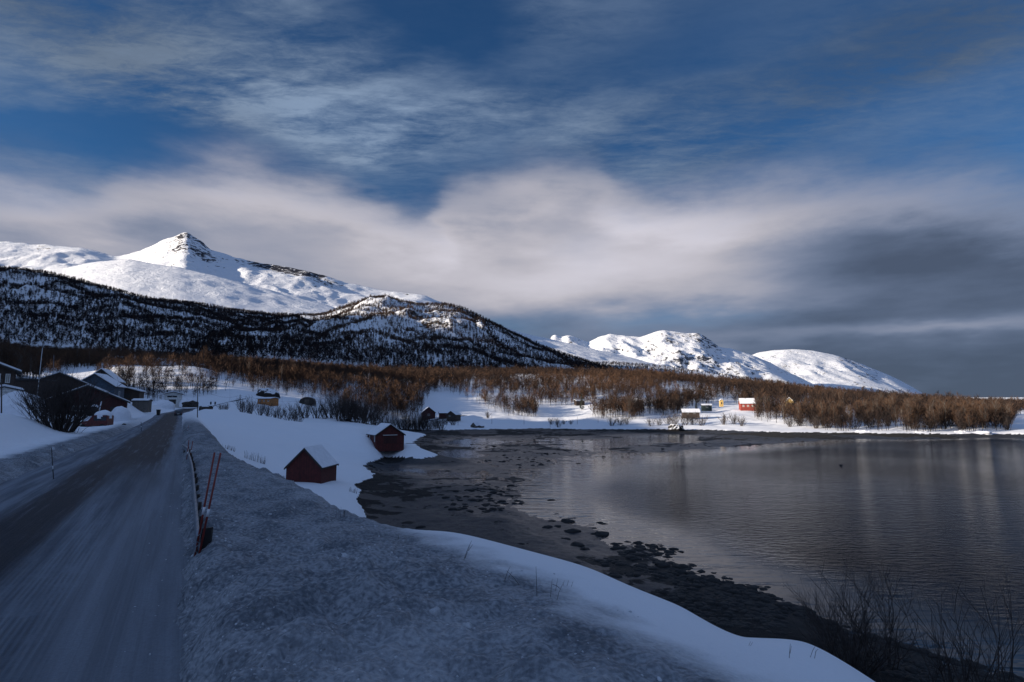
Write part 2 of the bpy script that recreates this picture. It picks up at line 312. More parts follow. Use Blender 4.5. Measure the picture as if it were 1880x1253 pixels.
M['black'] = simple('black_plastic', (.012, .012, .013), .6, .2, 5)
M['car_paint'] = simple('dark_car_paint', (.018, .02, .026), .3, .2, 3)
M['van_paint'] = simple('red_van_paint', (.09, .011, .010), .4, .25, 3)
M['tyre'] = simple('tyre_rubber', (.012, .012, .012), .9, .2, 6)
M['tail'] = simple('tail_lamp_glass', (.18, .01, .01), .3, .1, 6)
M['stone'] = simple('timber_and_stone_heap', (.04, .034, .03), .9, .6, 1.5, bump=.1)

# ------------------------------------------------------------------ mesh helpers
def link_mesh(name, v, f, material, parent=None, smooth=False, loc=None, attrs=None):
    me = bpy.data.meshes.new(name)
    if isinstance(f, np.ndarray):
        n, k = f.shape; me.vertices.add(len(v)); me.vertices.foreach_set('co', np.asarray(v, np.float32).ravel())
        me.loops.add(n * k); me.loops.foreach_set('vertex_index', f.astype(np.int32).ravel())
        me.polygons.add(n); me.polygons.foreach_set('loop_start', np.arange(0, n * k, k, dtype=np.int32)); me.update(calc_edges=True)
    else: me.from_pydata([tuple(map(float, p)) for p in v], [], f)
    me.materials.append(material)
    if attrs:
        for k_, a_ in attrs.items():
            at = me.attributes.new(k_, 'FLOAT', 'POINT'); at.data.foreach_set('value', np.asarray(a_, np.float32))
    if smooth: me.polygons.foreach_set('use_smooth', np.ones(len(me.polygons), bool))
    me.update(); o = bpy.data.objects.new(name, me); C.objects.link(o)
    if parent: o.parent = parent
    if loc is not None: o.location = loc
    return o
def tag(o, label=None, cat=None, group=None, kind=None):
    if label: o['label'] = label
    if cat: o['category'] = cat
    if group: o['group'] = group
    if kind: o['kind'] = kind
    return o
def thing(name, label, cat, loc, rz=0.0, group=None):
    o = bpy.data.objects.new(name, None); C.objects.link(o); o.empty_display_size = .5
    o.location = tuple(map(float, loc)); o.rotation_euler = (0, 0, rz); return tag(o, label, cat, group)
class MB:
    def __init__(s): s.v = []; s.f = []
    def add(s, v, f): b = len(s.v); s.v += [tuple(map(float, p)) for p in v]; s.f += [tuple(i + b for i in q) for q in f]; return s
    def box(s, x0, y0, z0, x1, y1, z1):
        return s.add([(x0, y0, z0), (x1, y0, z0), (x1, y1, z0), (x0, y1, z0), (x0, y0, z1), (x1, y0, z1), (x1, y1, z1), (x0, y1, z1)],
                     [(3, 2, 1, 0), (4, 5, 6, 7), (0, 1, 5, 4), (1, 2, 6, 5), (2, 3, 7, 6), (3, 0, 4, 7)])
    def tube(s, pts, rad, n=6, cap=True):
        pts = [Vector(p) for p in pts]; rad = [rad] * len(pts) if not isinstance(rad, (list, tuple)) else rad; V_ = []; F_ = []
        for i, p in enumerate(pts):
            d = (pts[min(i + 1, len(pts) - 1)] - pts[max(i - 1, 0)]).normalized(); u = d.cross(Vector((0, 0, 1)))
            if u.length < .05: u = d.cross(Vector((1, 0, 0)))
            u.normalize(); w_ = d.cross(u)
            for k in range(n): an = 2 * math.pi * k / n; V_.append(p + (u * math.cos(an) + w_ * math.sin(an)) * rad[i])
        for i in range(len(pts) - 1):
            for k in range(n): F_.append((i * n + k, i * n + (k + 1) % n, (i + 1) * n + (k + 1) % n, (i + 1) * n + k))
        if cap: F_.append(tuple(range(n))[::-1]); F_.append(tuple(range((len(pts) - 1) * n, len(pts) * n)))
        return s.add(V_, F_)
    def prism(s, poly, axis, a0, a1):     # polygon in the two other axes, extruded along axis
        n = len(poly); V_ = []
        for t_ in (a0, a1):
            for (p, q) in poly: V_.append((t_, p, q) if axis == 'x' else (p, t_, q) if axis == 'y' else (p, q, t_))
        return s.add(V_, [tuple(range(n))[::-1], tuple(range(n, 2 * n))] + [(i, (i + 1) % n, n + (i + 1) % n, n + i) for i in range(n)])
    def build(s, name, m, parent=None, smooth=False): return link_mesh(name, s.v, s.f, m, parent, smooth)

# ------------------------------------------------------------------ ground: smooth surface through surveyed points
ZP = [(300,1253,10.2),(420,1253,10.65),(700,1253,10.7),(1000,1253,10.6),(1300,1253,10.4),(1500,1253,10.1),(450,1100,10.55),(700,1100,10.5),(1000,1100,10.3),(1180,1120,10.1),
      (450,1000,10.35),(600,1000,10.25),(750,1020,10.15),(1600,1252,9.75),(1480,1178,9.7),(1330,1162,9.65),(1250,1112,9.65),(1100,1052,9.65),(960,1012,9.65),(830,982,9.75),(750,987,9.55),(670,979,9.5),
      (600,948,9.5),(535,908,9.6),(440,878,9.7),
      (900,965,.5),(1000,1000,.32),(1100,1035,.22),(1200,1080,.28),(1300,1130,.45),(800,960,.65),(850,900,.32),(760,900,.5),(700,900,.75),(685,940,.95),(850,850,.28),(760,850,.55),(900,832,.12),(800,812,.2),(1000,820,.10),(1150,822,.05),
      (960,872,0),(935,900,0),(985,952,0),(1080,966,0),(1200,1012,0),(1300,1062,0),(1400,1092,0),(1480,1132,0),(1660,1192,0),(1840,1245,0),(1000,850,0),(1100,835,-.02),(1280,826,0),
      (1300,806,.18),(1100,804,.2),(1500,808,.12),(1700,806,.1),(1860,804,.1),(950,803,.25),(1200,814,-.12),(1450,816,-.15),(1050,813,-.08),
      (737,828,1.35),(700,838,1.35),(668,860,1.35),(645,892,1.35),(650,920,1.35),(668,968,1.35),(755,812,1.4),
      (720,826,2.6),(690,815,4.3),(742,817,3.8),(756,819,2.4),(722,813,4.2),(792,822,.45),(785,834,.45),(775,812,1.0),(770,824,1.35),(830,820,.2),(650,865,2.0),(625,890,2.0),(630,925,2.0),(640,955,2.2),(570,887,2.7),(600,930,2.6),(500,880,3.3),(530,860,3.6),(450,832,5.2),(400,800,7.6),(370,770,9.4),
      (560,830,4.3),(650,830,3.0),(620,800,6.0),(720,814,3.6),(690,808,4.4),(1250,960,-1.2),(1500,900,-1.6),(1500,1050,-1.2),(1700,1000,-1.8),(1850,1150,-1.2),(1100,900,-.7),(1400,850,-1.4),(1700,850,-1.6),(1250,880,-1.2)]
YP = [(500,775,170),(600,787,155),(680,790,155),(430,763,175),(380,754,190),(600,770,240),(600,752,290),(560,775,222),(560,758,270),(700,785,235),(640,786,300),(640,758,350),(750,786,318),(745,775,360),
      (800,770,350),(875,787,312),(950,787,318),(1050,787,316),(1200,787,314),(1300,789,302),(1400,792,282),(1550,795,268),(1700,798,256),(1880,799,248),
      (950,770,380),(1050,765,400),(900,756,400),(830,738,430),(1000,747,450),(1100,760,400),(1200,765,380),(1300,770,350),(1300,747,450),(1400,748,430),(1500,770,330),(1500,748,450),(1650,775,300),(1800,788,268),(1880,785,275),(1700,757,420),(1880,764,400),(1880,754,600),
      (1600,735,600),(1700,742,600),(1400,720,600),(1200,700,650),(1000,693,700),(800,692,700),(600,682,700),(400,668,700),(200,653,700),(0,645,700),
      (1880,747,1000),(1600,736,1000),(1400,716,1000),(1200,697,1000),(1000,687,1000),(600,682,1000),(300,660,1000),(0,645,1000),
      (220,672,380),(300,692,350),(350,672,380),(300,735,300),(250,702,330),(400,702,350),(400,732,300),(480,716,350),(550,737,330),(600,722,380),(450,692,400),(700,732,400),(780,728,440),(700,702,500),(900,732,450),(850,712,520),(1100,725,500),(1250,730,500),
      (300,692,460),(220,676,460),(0,712,150),(0,692,250),(100,702,250),(0,674,400),(150,682,380),(120,770,100),(200,775,100),(200,752,130),(250,746,160),(300,746,220),(130,785,85),
      (0,895,22),(97,872,24),(0,830,30),(0,765,46),(100,794,48),(150,800,55),(60,778,48),(0,765,75),(60,772,75),(260,792,75)]
WP = [(0,2,10.6),(-3,3,10.1),(3,2,10.4),(12,2,8.5),(7,5,9.0),(9,8,7.4),(7,10,7.5),(4,14,7.2),(0,19,7.0),(-5,20,7.0),(13,11,4.8),(11,15,4.6),(6,19,4.4),(2,25,4.0),(-6,27,4.4),(17,14,2.6),(14,20,2.4),(8,26,2.2),(1,33,2.0),(-8,36,2.4),(-16,38,3.8),(-12,44,2.5),(-6,46,1.4),(21,16,1.0),(17,24,1.0),(10,33,.9),
      (-23,36,7.5),(-20,45,5.0),(-30,55,6.5),(-40,80,7.0),(-24,62,3.4),(-60,110,8.0),(-60,20,12.5),(-110,60,15),(-200,100,28),(-300,200,30),(-400,300,38),(-15,8,10.2),(-30,15,11),
      (60,60,-2),(100,150,-2.5),(60,150,-1.5),(150,200,-2),(30,200,-.5),(40,100,-1.5),(40,30,-1.5),(80,20,-2),(200,100,-3),(60,5,-1),(30,8,0.6),(300,200,-2),(300,260,1.2),(420,300,6),(600,500,12),(900,900,16),(20,240,-.1),(60,230,-.7),
      (-700,500,92),(-1000,800,150),(-1200,1000,180),(-900,1000,140)]
pts = [atz(*p) for p in ZP] + [aty(*p) for p in YP] + WP
pts = np.array(pts, float); KU = 3.0
def uv_of(X, Y): return X / Y * KU * .55, np.log(Y)
cu, cv = uv_of(pts[:, 0], pts[:, 1])
def phi(r2): return np.where(r2 > 0, r2 * np.log(np.maximum(r2, 1e-12)), 0) * .5
n_ = len(pts); K = phi((cu[:, None] - cu[None]) ** 2 + (cv[:, None] - cv[None]) ** 2) + np.eye(n_) * 2e-4
Pm = np.stack([np.ones(n_), cu, cv], 1); A_ = np.zeros((n_ + 3, n_ + 3)); A_[:n_, :n_] = K; A_[:n_, n_:] = Pm; A_[n_:, :n_] = Pm.T
# heights are fitted as slope from the eye so near and far points weigh alike
sol = np.linalg.solve(A_, np.concatenate([(pts[:, 2] - CZ) / pts[:, 1] ** .8, np.zeros(3)]))
def tps(X, Y):
    u, v = uv_of(X, Y); out = sol[n_] + sol[n_ + 1] * u + sol[n_ + 2] * v
    for i in range(n_): out = out + sol[i] * phi((u - cu[i]) ** 2 + (v - cv[i]) ** 2)
    return out * Y ** .8 + CZ
# coarse evaluation, then bilinear
GU = np.concatenate([np.linspace(-1.7, -1.05, 14)[:-1], np.linspace(-1.05, 1.05, 420), np.linspace(1.05, 1.7, 14)[1:]]); GV = np.linspace(math.log(1.6), math.log(1300), 600)
gu, gv = np.meshgrid(GU, GV); CG = tps(gu * np.exp(gv), np.exp(gv))
def base(X, Y):
    X = np.asarray(X, float); Y = np.maximum(np.asarray(Y, float), 1.61); u = np.clip(X / Y, GU[0], GU[-1]); v = np.clip(np.log(Y), GV[0], GV[-1])
    i = np.clip(np.searchsorted(GU, u) - 1, 0, len(GU) - 2); j = (v - GV[0]) / (GV[1] - GV[0]); j0 = np.clip(j.astype(int), 0, len(GV) - 2)
    fu = (u - GU[i]) / (GU[i + 1] - GU[i]); fv = j - j0
    return (CG[j0, i] * (1 - fu) + CG[j0, i + 1] * fu) * (1 - fv) + (CG[j0 + 1, i] * (1 - fu) + CG[j0 + 1, i + 1] * fu) * fv
# road centre line
d_ = np.array([-.497, .868]); nl = np.array([-.868, -.497])
ctrl = [tuple(d_ * s + nl * 2.9) for s in (-30, -10, 10, 40, 80, 120, 160, 195)] + [(-123, 215), (-143, 255), (-150, 288), (-136, 310), (-105, 322), (-72, 330), (-45, 345), (-30, 370)]
cz_ = [10, 10, 10, 10, 10, 10.15, 10.5, 11.0, 11.5, 12.3, 13.2, 14.0, 14.2, 14.0, 13.6, 13]
cz_[11:] = [float(base(*p)) + .4 for p in ctrl[11:]]
def catmull(c, n=12):
    c = [np.array(p, float) for p in c]; c = [2 * c[0] - c[1]] + c + [2 * c[-1] - c[-2]]; o = []
    for i in range(1, len(c) - 2):
        for k in range(n):
            t = k / n; o.append(.5 * ((2 * c[i]) + (-c[i - 1] + c[i + 1]) * t + (2 * c[i - 1] - 5 * c[i] + 4 * c[i + 1] - c[i + 2]) * t * t + (-c[i - 1] + 3 * c[i] - 3 * c[i + 1] + c[i + 2]) * t ** 3))
    o.append(c[-2]); return np.array(o)
RL = catmull([(p[0], p[1], z) for p, z in zip(ctrl, cz_)])
seg = RL[1:] - RL[:-1]; sl = np.hypot(seg[:, 0], seg[:, 1]); cum = np.concatenate([[0], np.cumsum(sl)]) - 30
HW = 2.9
def road_coord(X, Y):      # signed side distance from the centre (+ right), road height, distance along
    sh_ = X.shape; X = X.ravel(); Y = Y.ravel(); best = np.full(X.shape, 1e9); side = np.full(X.shape, 99.0); zr = np.full(X.shape, 10.0); al = np.zeros(X.shape)
    idx = np.where((Y < 400) & (X < 60) & (X > -230))[0]; x = X[idx]; y = Y[idx]; b = best[idx]; s = side[idx]; z = zr[idx]; a2 = al[idx]
    for i in range(len(seg)):
        ex, ey = seg[i, 0], seg[i, 1]; L2 = ex * ex + ey * ey; t = np.clip(((x - RL[i, 0]) * ex + (y - RL[i, 1]) * ey) / L2, 0, 1)
        qx = x - RL[i, 0] - t * ex; qy = y - RL[i, 1] - t * ey; d2 = qx * qx + qy * qy; k = d2 < b
        b[k] = d2[k]; s[k] = (np.sqrt(d2) * np.where(qx * ey - qy * ex > 0, 1, -1))[k]; z[k] = (RL[i, 2] + t * seg[i, 2])[k]; a2[k] = (cum[i] + t * sl[i])[k]
    side[idx] = s; zr[idx] = z; al[idx] = a2
    return side.reshape(sh_), zr.reshape(sh_), al.reshape(sh_)
def ground(X, Y, full=False):
    X = np.asarray(X, float); Y = np.asarray(Y, float); h = base(X, Y); s, zr, al = road_coord(X, Y); w = np.abs(s) - HW
    mass = sstep(1.0, 3.0, h)
    h = h + mass * fbm(X * .05, Y * .05, 4, 3) * np.clip(Y / 100, .1, 1.5) * .8 * sstep(2, 14, w)
    # ploughed bank beside the road
    right = s > 0; near = sstep(120, 40, al)
    lump = fbm(X * 1.1, Y * 1.1, 5, 11); lump2 = fbm(X * 4.5, Y * 4.5, 4, 21); clod = np.maximum(ridged(X * 2.3, Y * 2.3, 4, 31) - .45, 0); fine = np.maximum(vnoise(X * 9, Y * 9, 35) - .52, 0) + .6 * np.maximum(vnoise(X * 19 + Y * 3, Y * 19, 36) - .5, 0)
    bank_h = np.where(right, .50, .34) * (1 + .5 * lump) * (.45 + .55 * sstep(220, 120, al))
    rail = right & (al > 11) & (al < 52); bank_h = np.where(rail, bank_h * .55 + .12, bank_h)
    top_ = zr + bank_h
    bl = sstep(2.2, np.where(right, 5.5, 7.5), w); rise = sstep(-.05, np.where(right, .75, 1.5), w + .18 * lump)
    hh = np.where(w > 6.5 + 2, h, (zr - .14 + rise * (bank_h + .14)) * (1 - bl) + h * bl)
    hh = np.where(w < 8.5, hh, h)
    rough = np.where(w > 0, sstep(5.7, 3.9, w + lump * .9) * right + (~right) * sstep(2.6, 1.2, w), 0) * sstep(140, 50, al) * sstep(0, .3, w)
    hh = hh + rough * (.045 * lump + .022 * lump2 + .05 * clod + .040 * fine + .09 * np.maximum(vnoise(X * 3.1, Y * 3.1, 37) - .62, 0) * 2 - .02)
    # beach relief and snow edge
    en = fbm(X * .45, Y * .45, 5, 41); sm = sstep(1.15, 1.50, hh + .13 * en * np.clip(Y / 60, .6, 1.3))
    bw = sstep(1.9, 1.2, hh) * sstep(-.9, -.25, hh)
    rel = .16 * fbm(X * .11, Y * .11, 4, 51) + .15 * fbm(X * .45, Y * .32, 4, 57) + .07 * fbm(X * 1.8, Y * 1.8, 3, 61)
    hh = hh + bw * rel * np.clip(Y / 60, .8, 1.2) + .28 * sm * sstep(4.5, 2.0, hh)
    return (hh, s, al, sm, bw, rough, w) if full else hh
def G(x, y): return float(ground(np.array([float(x)]), np.array([float(y)]))[0])

NU = np.concatenate([np.linspace(-1.68, -1.02, 60)[:-1], np.linspace(-1.02, 1.02, 1050), np.linspace(1.02, 1.68, 60)[1:]])
NV = np.concatenate([np.linspace(math.log(1.7), math.log(14), 300)[:-1], np.linspace(math.log(14), math.log(420), 620)[:-1], np.linspace(math.log(420), math.log(1250), 60)])
gu, gv = np.meshgrid(NU, NV); Yg = np.exp(gv); Xg = gu * Yg
Zg, Sg, Ag, SMg, BWg, RGg, Wg = ground(Xg, Yg, True)
nr, nc = Zg.shape; V = np.stack([Xg, Yg, Zg], -1).reshape(-1, 3)
ii = np.arange(nr * nc).reshape(nr, nc); Q = np.stack([ii[:-1, :-1], ii[:-1, 1:], ii[1:, 1:], ii[1:, :-1]], -1).reshape(-1, 4)
fs = (SMg.ravel()[Q].mean(1) > .30)
inside = (Wg.ravel()[Q].max(1) < -1.0)
weed = sstep(.10, .35, fbm(Xg * .06, Yg * .06, 3, 71) + .45 * fbm(Xg * .4, Yg * .4, 3, 79) + .42 * sstep(58, 36, Yg) + .18 * sstep(.25, .6, Zg)) .ravel()
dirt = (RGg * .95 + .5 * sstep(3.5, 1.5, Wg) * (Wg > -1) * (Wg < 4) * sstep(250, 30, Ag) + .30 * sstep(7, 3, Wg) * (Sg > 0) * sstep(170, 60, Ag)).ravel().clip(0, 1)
def submesh(name, faces, m, attrs):
    used = np.unique(faces); mp = np.zeros(len(V), np.int64); mp[used] = np.arange(len(used))
    return link_mesh(name, V[used], mp[faces], m, None, True, None, {k: v[used] for k, v in attrs.items()})
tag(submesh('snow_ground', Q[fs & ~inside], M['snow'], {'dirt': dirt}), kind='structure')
low = ~fs & (V[:, 2][Q].max(1) > -2.0)
tag(submesh('beach', Q[low], M['beach'], {'weed': weed}), kind='structure')
# road strip
rv = []; ru = []; ks = np.linspace(0, 1, 15)
for i in range(len(RL)):
    t = seg[min(i, len(seg) - 1)]; t = t / np.hypot(t[0], t[1]); rn = np.array([t[1], -t[0]])
    for k in ks:
        o_ = (k * 2 - 1) * (HW + .35); rv.append((RL[i, 0] + rn[0] * o_, RL[i, 1] + rn[1] * o_, RL[i, 2] - .03 + .05 * (1 - (k * 2 - 1) ** 2))); ru.append((cum[i], HW - o_))
rv = np.array(rv); ri = np.arange(len(rv)).reshape(-1, 15); rf = np.stack([ri[:-1, :-1], ri[:-1, 1:], ri[1:, 1:], ri[1:, :-1]], -1).reshape(-1, 4)
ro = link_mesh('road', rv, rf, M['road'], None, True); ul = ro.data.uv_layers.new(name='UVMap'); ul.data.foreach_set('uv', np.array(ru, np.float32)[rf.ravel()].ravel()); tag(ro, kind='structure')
# water sheet
wu = np.linspace(-1.7, 1.7, 120); wy = np.concatenate([np.exp(np.linspace(math.log(10), math.log(420), 150)), [900, 3000, 9000, 30000]])
xx, yy = np.meshgrid(wu, wy); xx = xx * yy; zz = np.zeros_like(xx); wi = np.arange(xx.size).reshape(xx.shape)
depth = -base(xx, np.minimum(yy, 1200)); op = sstep(.35, 1.3, depth)
wf = np.stack([wi[:-1, :-1], wi[:-1, 1:], wi[1:, 1:], wi[1:, :-1]], -1).reshape(-1, 4)
tag(link_mesh('water', np.stack([xx, yy, zz], -1).reshape(-1, 3), wf, M['water'], None, True, None, {'open': op.ravel()}), kind='structure')

# ------------------------------------------------------------------ hills and mountains
def hill(name, sky, Yr, Yf, zf, m, shape=1.0, amp=.10, freq=.002, seed=1, nu=420, nv=150, back=.5, wig=0.0, rockf=None, umax=1.5, edge_amp=.012, gull=0.0):
    u0 = np.linspace(-umax, umax, nu)
    P_ = [aty(px, py, Yr) for px, py in sky]; su = np.array([p[0] / p[1] for p in P_]); sz = np.array([p[2] for p in P_])
    zs = np.interp(u0, su, sz)
    k = np.ones(3) / 3; zs = np.convolve(np.pad(zs, 1, 'edge'), k, 'valid')
    t = np.concatenate([np.linspace(0, 1, nv), 1 + np.linspace(.03, back, nv // 5)])
    U, TT = np.meshgrid(u0, t); Yc = Yr * (1 + wig * fbm(U * 6, U * 0 + seed, 3, seed))
    Y = Yf + (Yc - Yf) * TT; X = U * Y; ZS = np.tile(zs, (len(t), 1)); ZF = zf(U) if callable(zf) else zf
    tt = np.clip(TT, 0, 1); s = tt ** shape; s = s * (1.0) + 0
    H = ZF + (ZS - ZF) * s
    rel = np.maximum(ZS - ZF, 20)
    win = np.sin(np.pi * np.clip(tt, 0, 1) ** 1.2) ** .8
    N = ridged(X * freq, Y * freq, 6, seed) - .45; N2 = fbm(X * freq * 3, Y * freq * 3, 5, seed + 5)
    H = H + rel * amp * win * (N * 1.4 + N2 * .6) + rel * edge_amp * fbm(X * freq * 9, Y * freq * 9, 4, seed + 9) * tt
    if gull: H = H - rel * gull * win * ridged(U * 30, tt * 1.5, 4, seed + 3)
    b = np.clip(TT - 1, 0, None); H = H - b * rel * 1.3 * (1 + b)
    H[0] = -6; H[1] = H[1] * .6
    if callable(rockf): rk = rockf(U, tt, H)
    else: rk = np.zeros_like(H)
    v = np.stack([X, Y, H], -1).reshape(-1, 3); q = np.arange(H.size).reshape(H.shape); f = np.stack([q[:-1, :-1], q[:-1, 1:], q[1:, 1:], q[1:, :-1]], -1).reshape(-1, 4)
    o = link_mesh(name, v, f, m, None, True, None, {'rock': rk.ravel()}); tag(o, kind='structure')
    return dict(u=u0, t=t, X=X, Y=Y, H=H, o=o)
def uof(px): return (px - 940) / 1050 / 1.006
def bumpu(U, px, w_): return np.exp(-((U - uof(px)) / (w_ / 1050)) ** 2)
hA = hill('mountain_range', [(-900,560),(-400,470),(-100,450),(0,443),(60,449),(125,453),(170,459),(215,472),(240,466),(270,455),(300,441),(325,432),(341,426),(352,433),(368,444),(385,457),(430,474),(470,482),(520,490),(560,497),(600,508),(640,521),(700,534),(770,540),(820,558),(900,592),(960,612),(1050,632),(1130,650),(1200,668),(1300,685),(1400,702),(1500,725),(1700,760)],
          5200, 2700, lambda U: 120 - 90 * sstep(-.6, .5, U), M['mountain'], 1.15, .07, .0010, 4, 620, 200, rockf=lambda U, t, H: bumpu(U, 345, 60) * sstep(.72, .9, t) * .75 + bumpu(U, 560, 75) * sstep(.80, .95, t) * 1.0 + bumpu(U, 470, 50) * sstep(.9, .97, t) * .8 + bumpu(U, 740, 40) * sstep(.93, .99, t) * .6 + bumpu(U, 50, 70) * sstep(.8, .95, t) * .35 - .35 * sstep(.7, .3, t) - .2)
hB = hill('rounded_foothill', [(-700,600),(-200,520),(0,500),(70,497),(120,492),(160,484),(200,479),(230,477),(270,482),(330,491),(400,507),(450,521),(500,535),(560,550),(620,566),(680,590),(760,640),(900,700),(1000,760)],
          3900, 2500, lambda U: 125 - 135 * sstep(-.75, -.25, U), M['mountain'], .8, .018, .0010, 14, 360, 110, rockf=lambda U, t, H: bumpu(U, 220, 35) * sstep(.8, .95, t) * .35 - .42)
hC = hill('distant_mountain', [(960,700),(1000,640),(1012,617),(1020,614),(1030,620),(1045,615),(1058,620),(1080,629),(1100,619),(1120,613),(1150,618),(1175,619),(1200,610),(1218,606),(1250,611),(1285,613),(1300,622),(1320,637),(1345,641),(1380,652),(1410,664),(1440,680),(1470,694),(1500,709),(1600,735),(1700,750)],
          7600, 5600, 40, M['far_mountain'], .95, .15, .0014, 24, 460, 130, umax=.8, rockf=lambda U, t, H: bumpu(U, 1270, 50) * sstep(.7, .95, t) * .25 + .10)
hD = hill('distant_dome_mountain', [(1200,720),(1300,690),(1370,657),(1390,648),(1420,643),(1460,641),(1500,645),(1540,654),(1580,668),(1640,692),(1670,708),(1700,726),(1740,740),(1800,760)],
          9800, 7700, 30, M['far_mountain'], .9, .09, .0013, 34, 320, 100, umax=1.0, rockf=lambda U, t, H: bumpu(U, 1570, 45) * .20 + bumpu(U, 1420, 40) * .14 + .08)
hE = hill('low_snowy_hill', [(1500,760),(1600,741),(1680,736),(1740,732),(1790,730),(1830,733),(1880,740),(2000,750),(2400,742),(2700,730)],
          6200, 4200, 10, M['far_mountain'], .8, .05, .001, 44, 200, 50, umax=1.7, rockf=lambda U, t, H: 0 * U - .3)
hF = hill('dark_forest_ridge', [(900,690),(1080,668),(1130,667),(1200,672),(1260,680),(1330,690),(1400,699),(1480,709),(1560,720),(1640,728),(1720,735),(1800,741),(2000,748),(2400,745)],
          2600, 1180, lambda U: 34 - 24 * sstep(-.1, .6, U), M['hillside'], .8, .06, .003, 54, 300, 80, umax=1.7, rockf=lambda U, t, H: 0 * U - .1)
hG = hill('forested_hill', [(-300,560),(0,545),(200,548),(330,556),(360,559),(400,565),(450,574),(500,578),(560,581),(590,580),(610,572),(640,560),(665,552),(690,547),(712,550),(740,558),(770,561),(800,559),(830,561),(860,571),(900,590),(930,607),(960,621),(1000,638),(1050,657),(1090,669),(1150,684),(1250,700),(1400,730)],
          2050, 1000, lambda U: 92 - 86 * sstep(-.45, .25, U), M['hillside'], .85, .13, .0045, 64, 480, 170, umax=1.2, rockf=lambda U, t, H: bumpu(U, 790, 75) * bumpu(t * 1.0 - .55 + uof(790), 790, 200) * .62)
hH = hill('near_forested_hill', [(-900,470),(-300,470),(-100,482),(0,492),(60,499),(110,508),(160,519),(200,531),(250,545),(280,552),(310,556),(340,561),(380,573),(430,590),(480,608),(540,630),(600,652),(660,668),(720,690),(800,735),(900,760)],
          1500, 940, lambda U: 108 - 95 * sstep(-.85, -.15, U), M['hillside'], .85, .12, .006, 74, 420, 130, umax=1.7)
# unseen ridges left of the view, shaped to shade the bay: height against q, measured across the sun's direction
def ridge(name, A0, qs, wid, seed):
    q = np.linspace(qs[0][0], qs[-1][0], 260); S0 = np.interp(q, [p[0] for p in qs], [p[1] for p in qs]); H = np.maximum(S0 + A0 * TE, 5)
    c = np.linspace(-1, 1, 21); v = []
    for i in range(len(q)):
        for k in c:
            a_ = A0 + k * wid; v.append((sh[0] * a_ + q[i] * sh[1], sh[1] * a_ - q[i] * sh[0], H[i] * (1 - abs(k)) ** 1.1 + (0 if k == 0 else H[i] * .03 * math.sin(i * .7 + k * 9)) - 3))
    v = np.array(v); n = np.arange(len(v)).reshape(-1, 21); f = np.stack([n[:-1, :-1], n[:-1, 1:], n[1:, 1:], n[1:, :-1]], -1).reshape(-1, 4)
    tag(link_mesh(name, v, f, M['hillside'], None, True, None, {'rock': np.zeros(len(v))}), kind='structure')
ridge('unseen_shading_hill', 650, [(-900, 10), (-500, 60), (-200, 40), (0, 38), (200, 36), (230, 40), (262, 42), (300, 45), (358, 46), (364, 0), (370, -26), (428, -26), (434, 20), (446, 48), (500, 52), (540, 48), (600, 38), (660, 24), (700, 22), (730, 30), (760, -100)], 260, 1)
ridge('unseen_shading_mountain', 2300, [(640, -200), (700, 15), (760, 60), (850, 100), (1000, 175), (1300, 240), (1500, 262), (1700, 262), (1800, 255), (1900, 262), (2000, 272), (2200, 250), (2500, 120), (2900, -200)], 1000, 2)

# ------------------------------------------------------------------ trees
rng = np.random.RandomState(5); random.seed(5)
def proj(X, Y, Z):
    c, s_ = math.cos(TH), math.sin(TH); f_ = Y * c + (Z - CZ) * s_; up = -Y * s_ + (Z - CZ) * c
    return PW / 2 + F * X / f_, PH / 2 - F * up / f_
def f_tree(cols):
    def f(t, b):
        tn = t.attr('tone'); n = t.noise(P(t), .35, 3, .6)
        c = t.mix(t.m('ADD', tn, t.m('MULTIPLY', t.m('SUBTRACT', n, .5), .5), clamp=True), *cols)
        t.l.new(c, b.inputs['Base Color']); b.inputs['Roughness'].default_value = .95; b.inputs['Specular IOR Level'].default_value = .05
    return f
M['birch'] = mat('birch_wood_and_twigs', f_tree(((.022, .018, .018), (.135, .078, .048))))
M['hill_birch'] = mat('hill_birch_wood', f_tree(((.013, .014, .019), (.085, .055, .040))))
def slivers(base, dirn, ln, wd, rs):
    side = np.cross(dirn, rs.normal(size=dirn.shape)); side /= np.linalg.norm(side, axis=1, keepdims=True) + 1e-9
    a = base - side * wd[:, None] * .5; b = base + side * wd[:, None] * .5; c = base + dirn * ln[:, None]
    return np.stack([a, b, c], 1).reshape(-1, 3), np.arange(len(base) * 3).reshape(-1, 3)
def crown_tris(rs, n, h=10.0, r=2.1, z0=.28, wd=.10, ln=1.7):
    t = rs.rand(n) ** .8; z = h * (z0 + (1 - z0) * t * .92); rr = r * np.sqrt(np.clip(np.sin(np.pi * (.12 + .86 * t)), 0, 1)) * np.sqrt(rs.rand(n)); a = rs.rand(n) * 6.283
    cl = 1 + .35 * np.sin(a * 3 + z * .9 + rs.rand() * 6); rr = rr * cl
    b = np.stack([rr * np.cos(a), rr * np.sin(a), z], 1); d = np.stack([np.cos(a) * (.3 + .5 * rr / r), np.sin(a) * (.3 + .5 * rr / r), .75 + rs.rand(n) * .6], 1) + rs.normal(size=(n, 3)) * .25
    d /= np.linalg.norm(d, axis=1, keepdims=True); return slivers(b - d * ln * .4, d, ln * (.6 + .8 * rs.rand(n)), wd * (.6 + .8 * rs.rand(n)), rs)
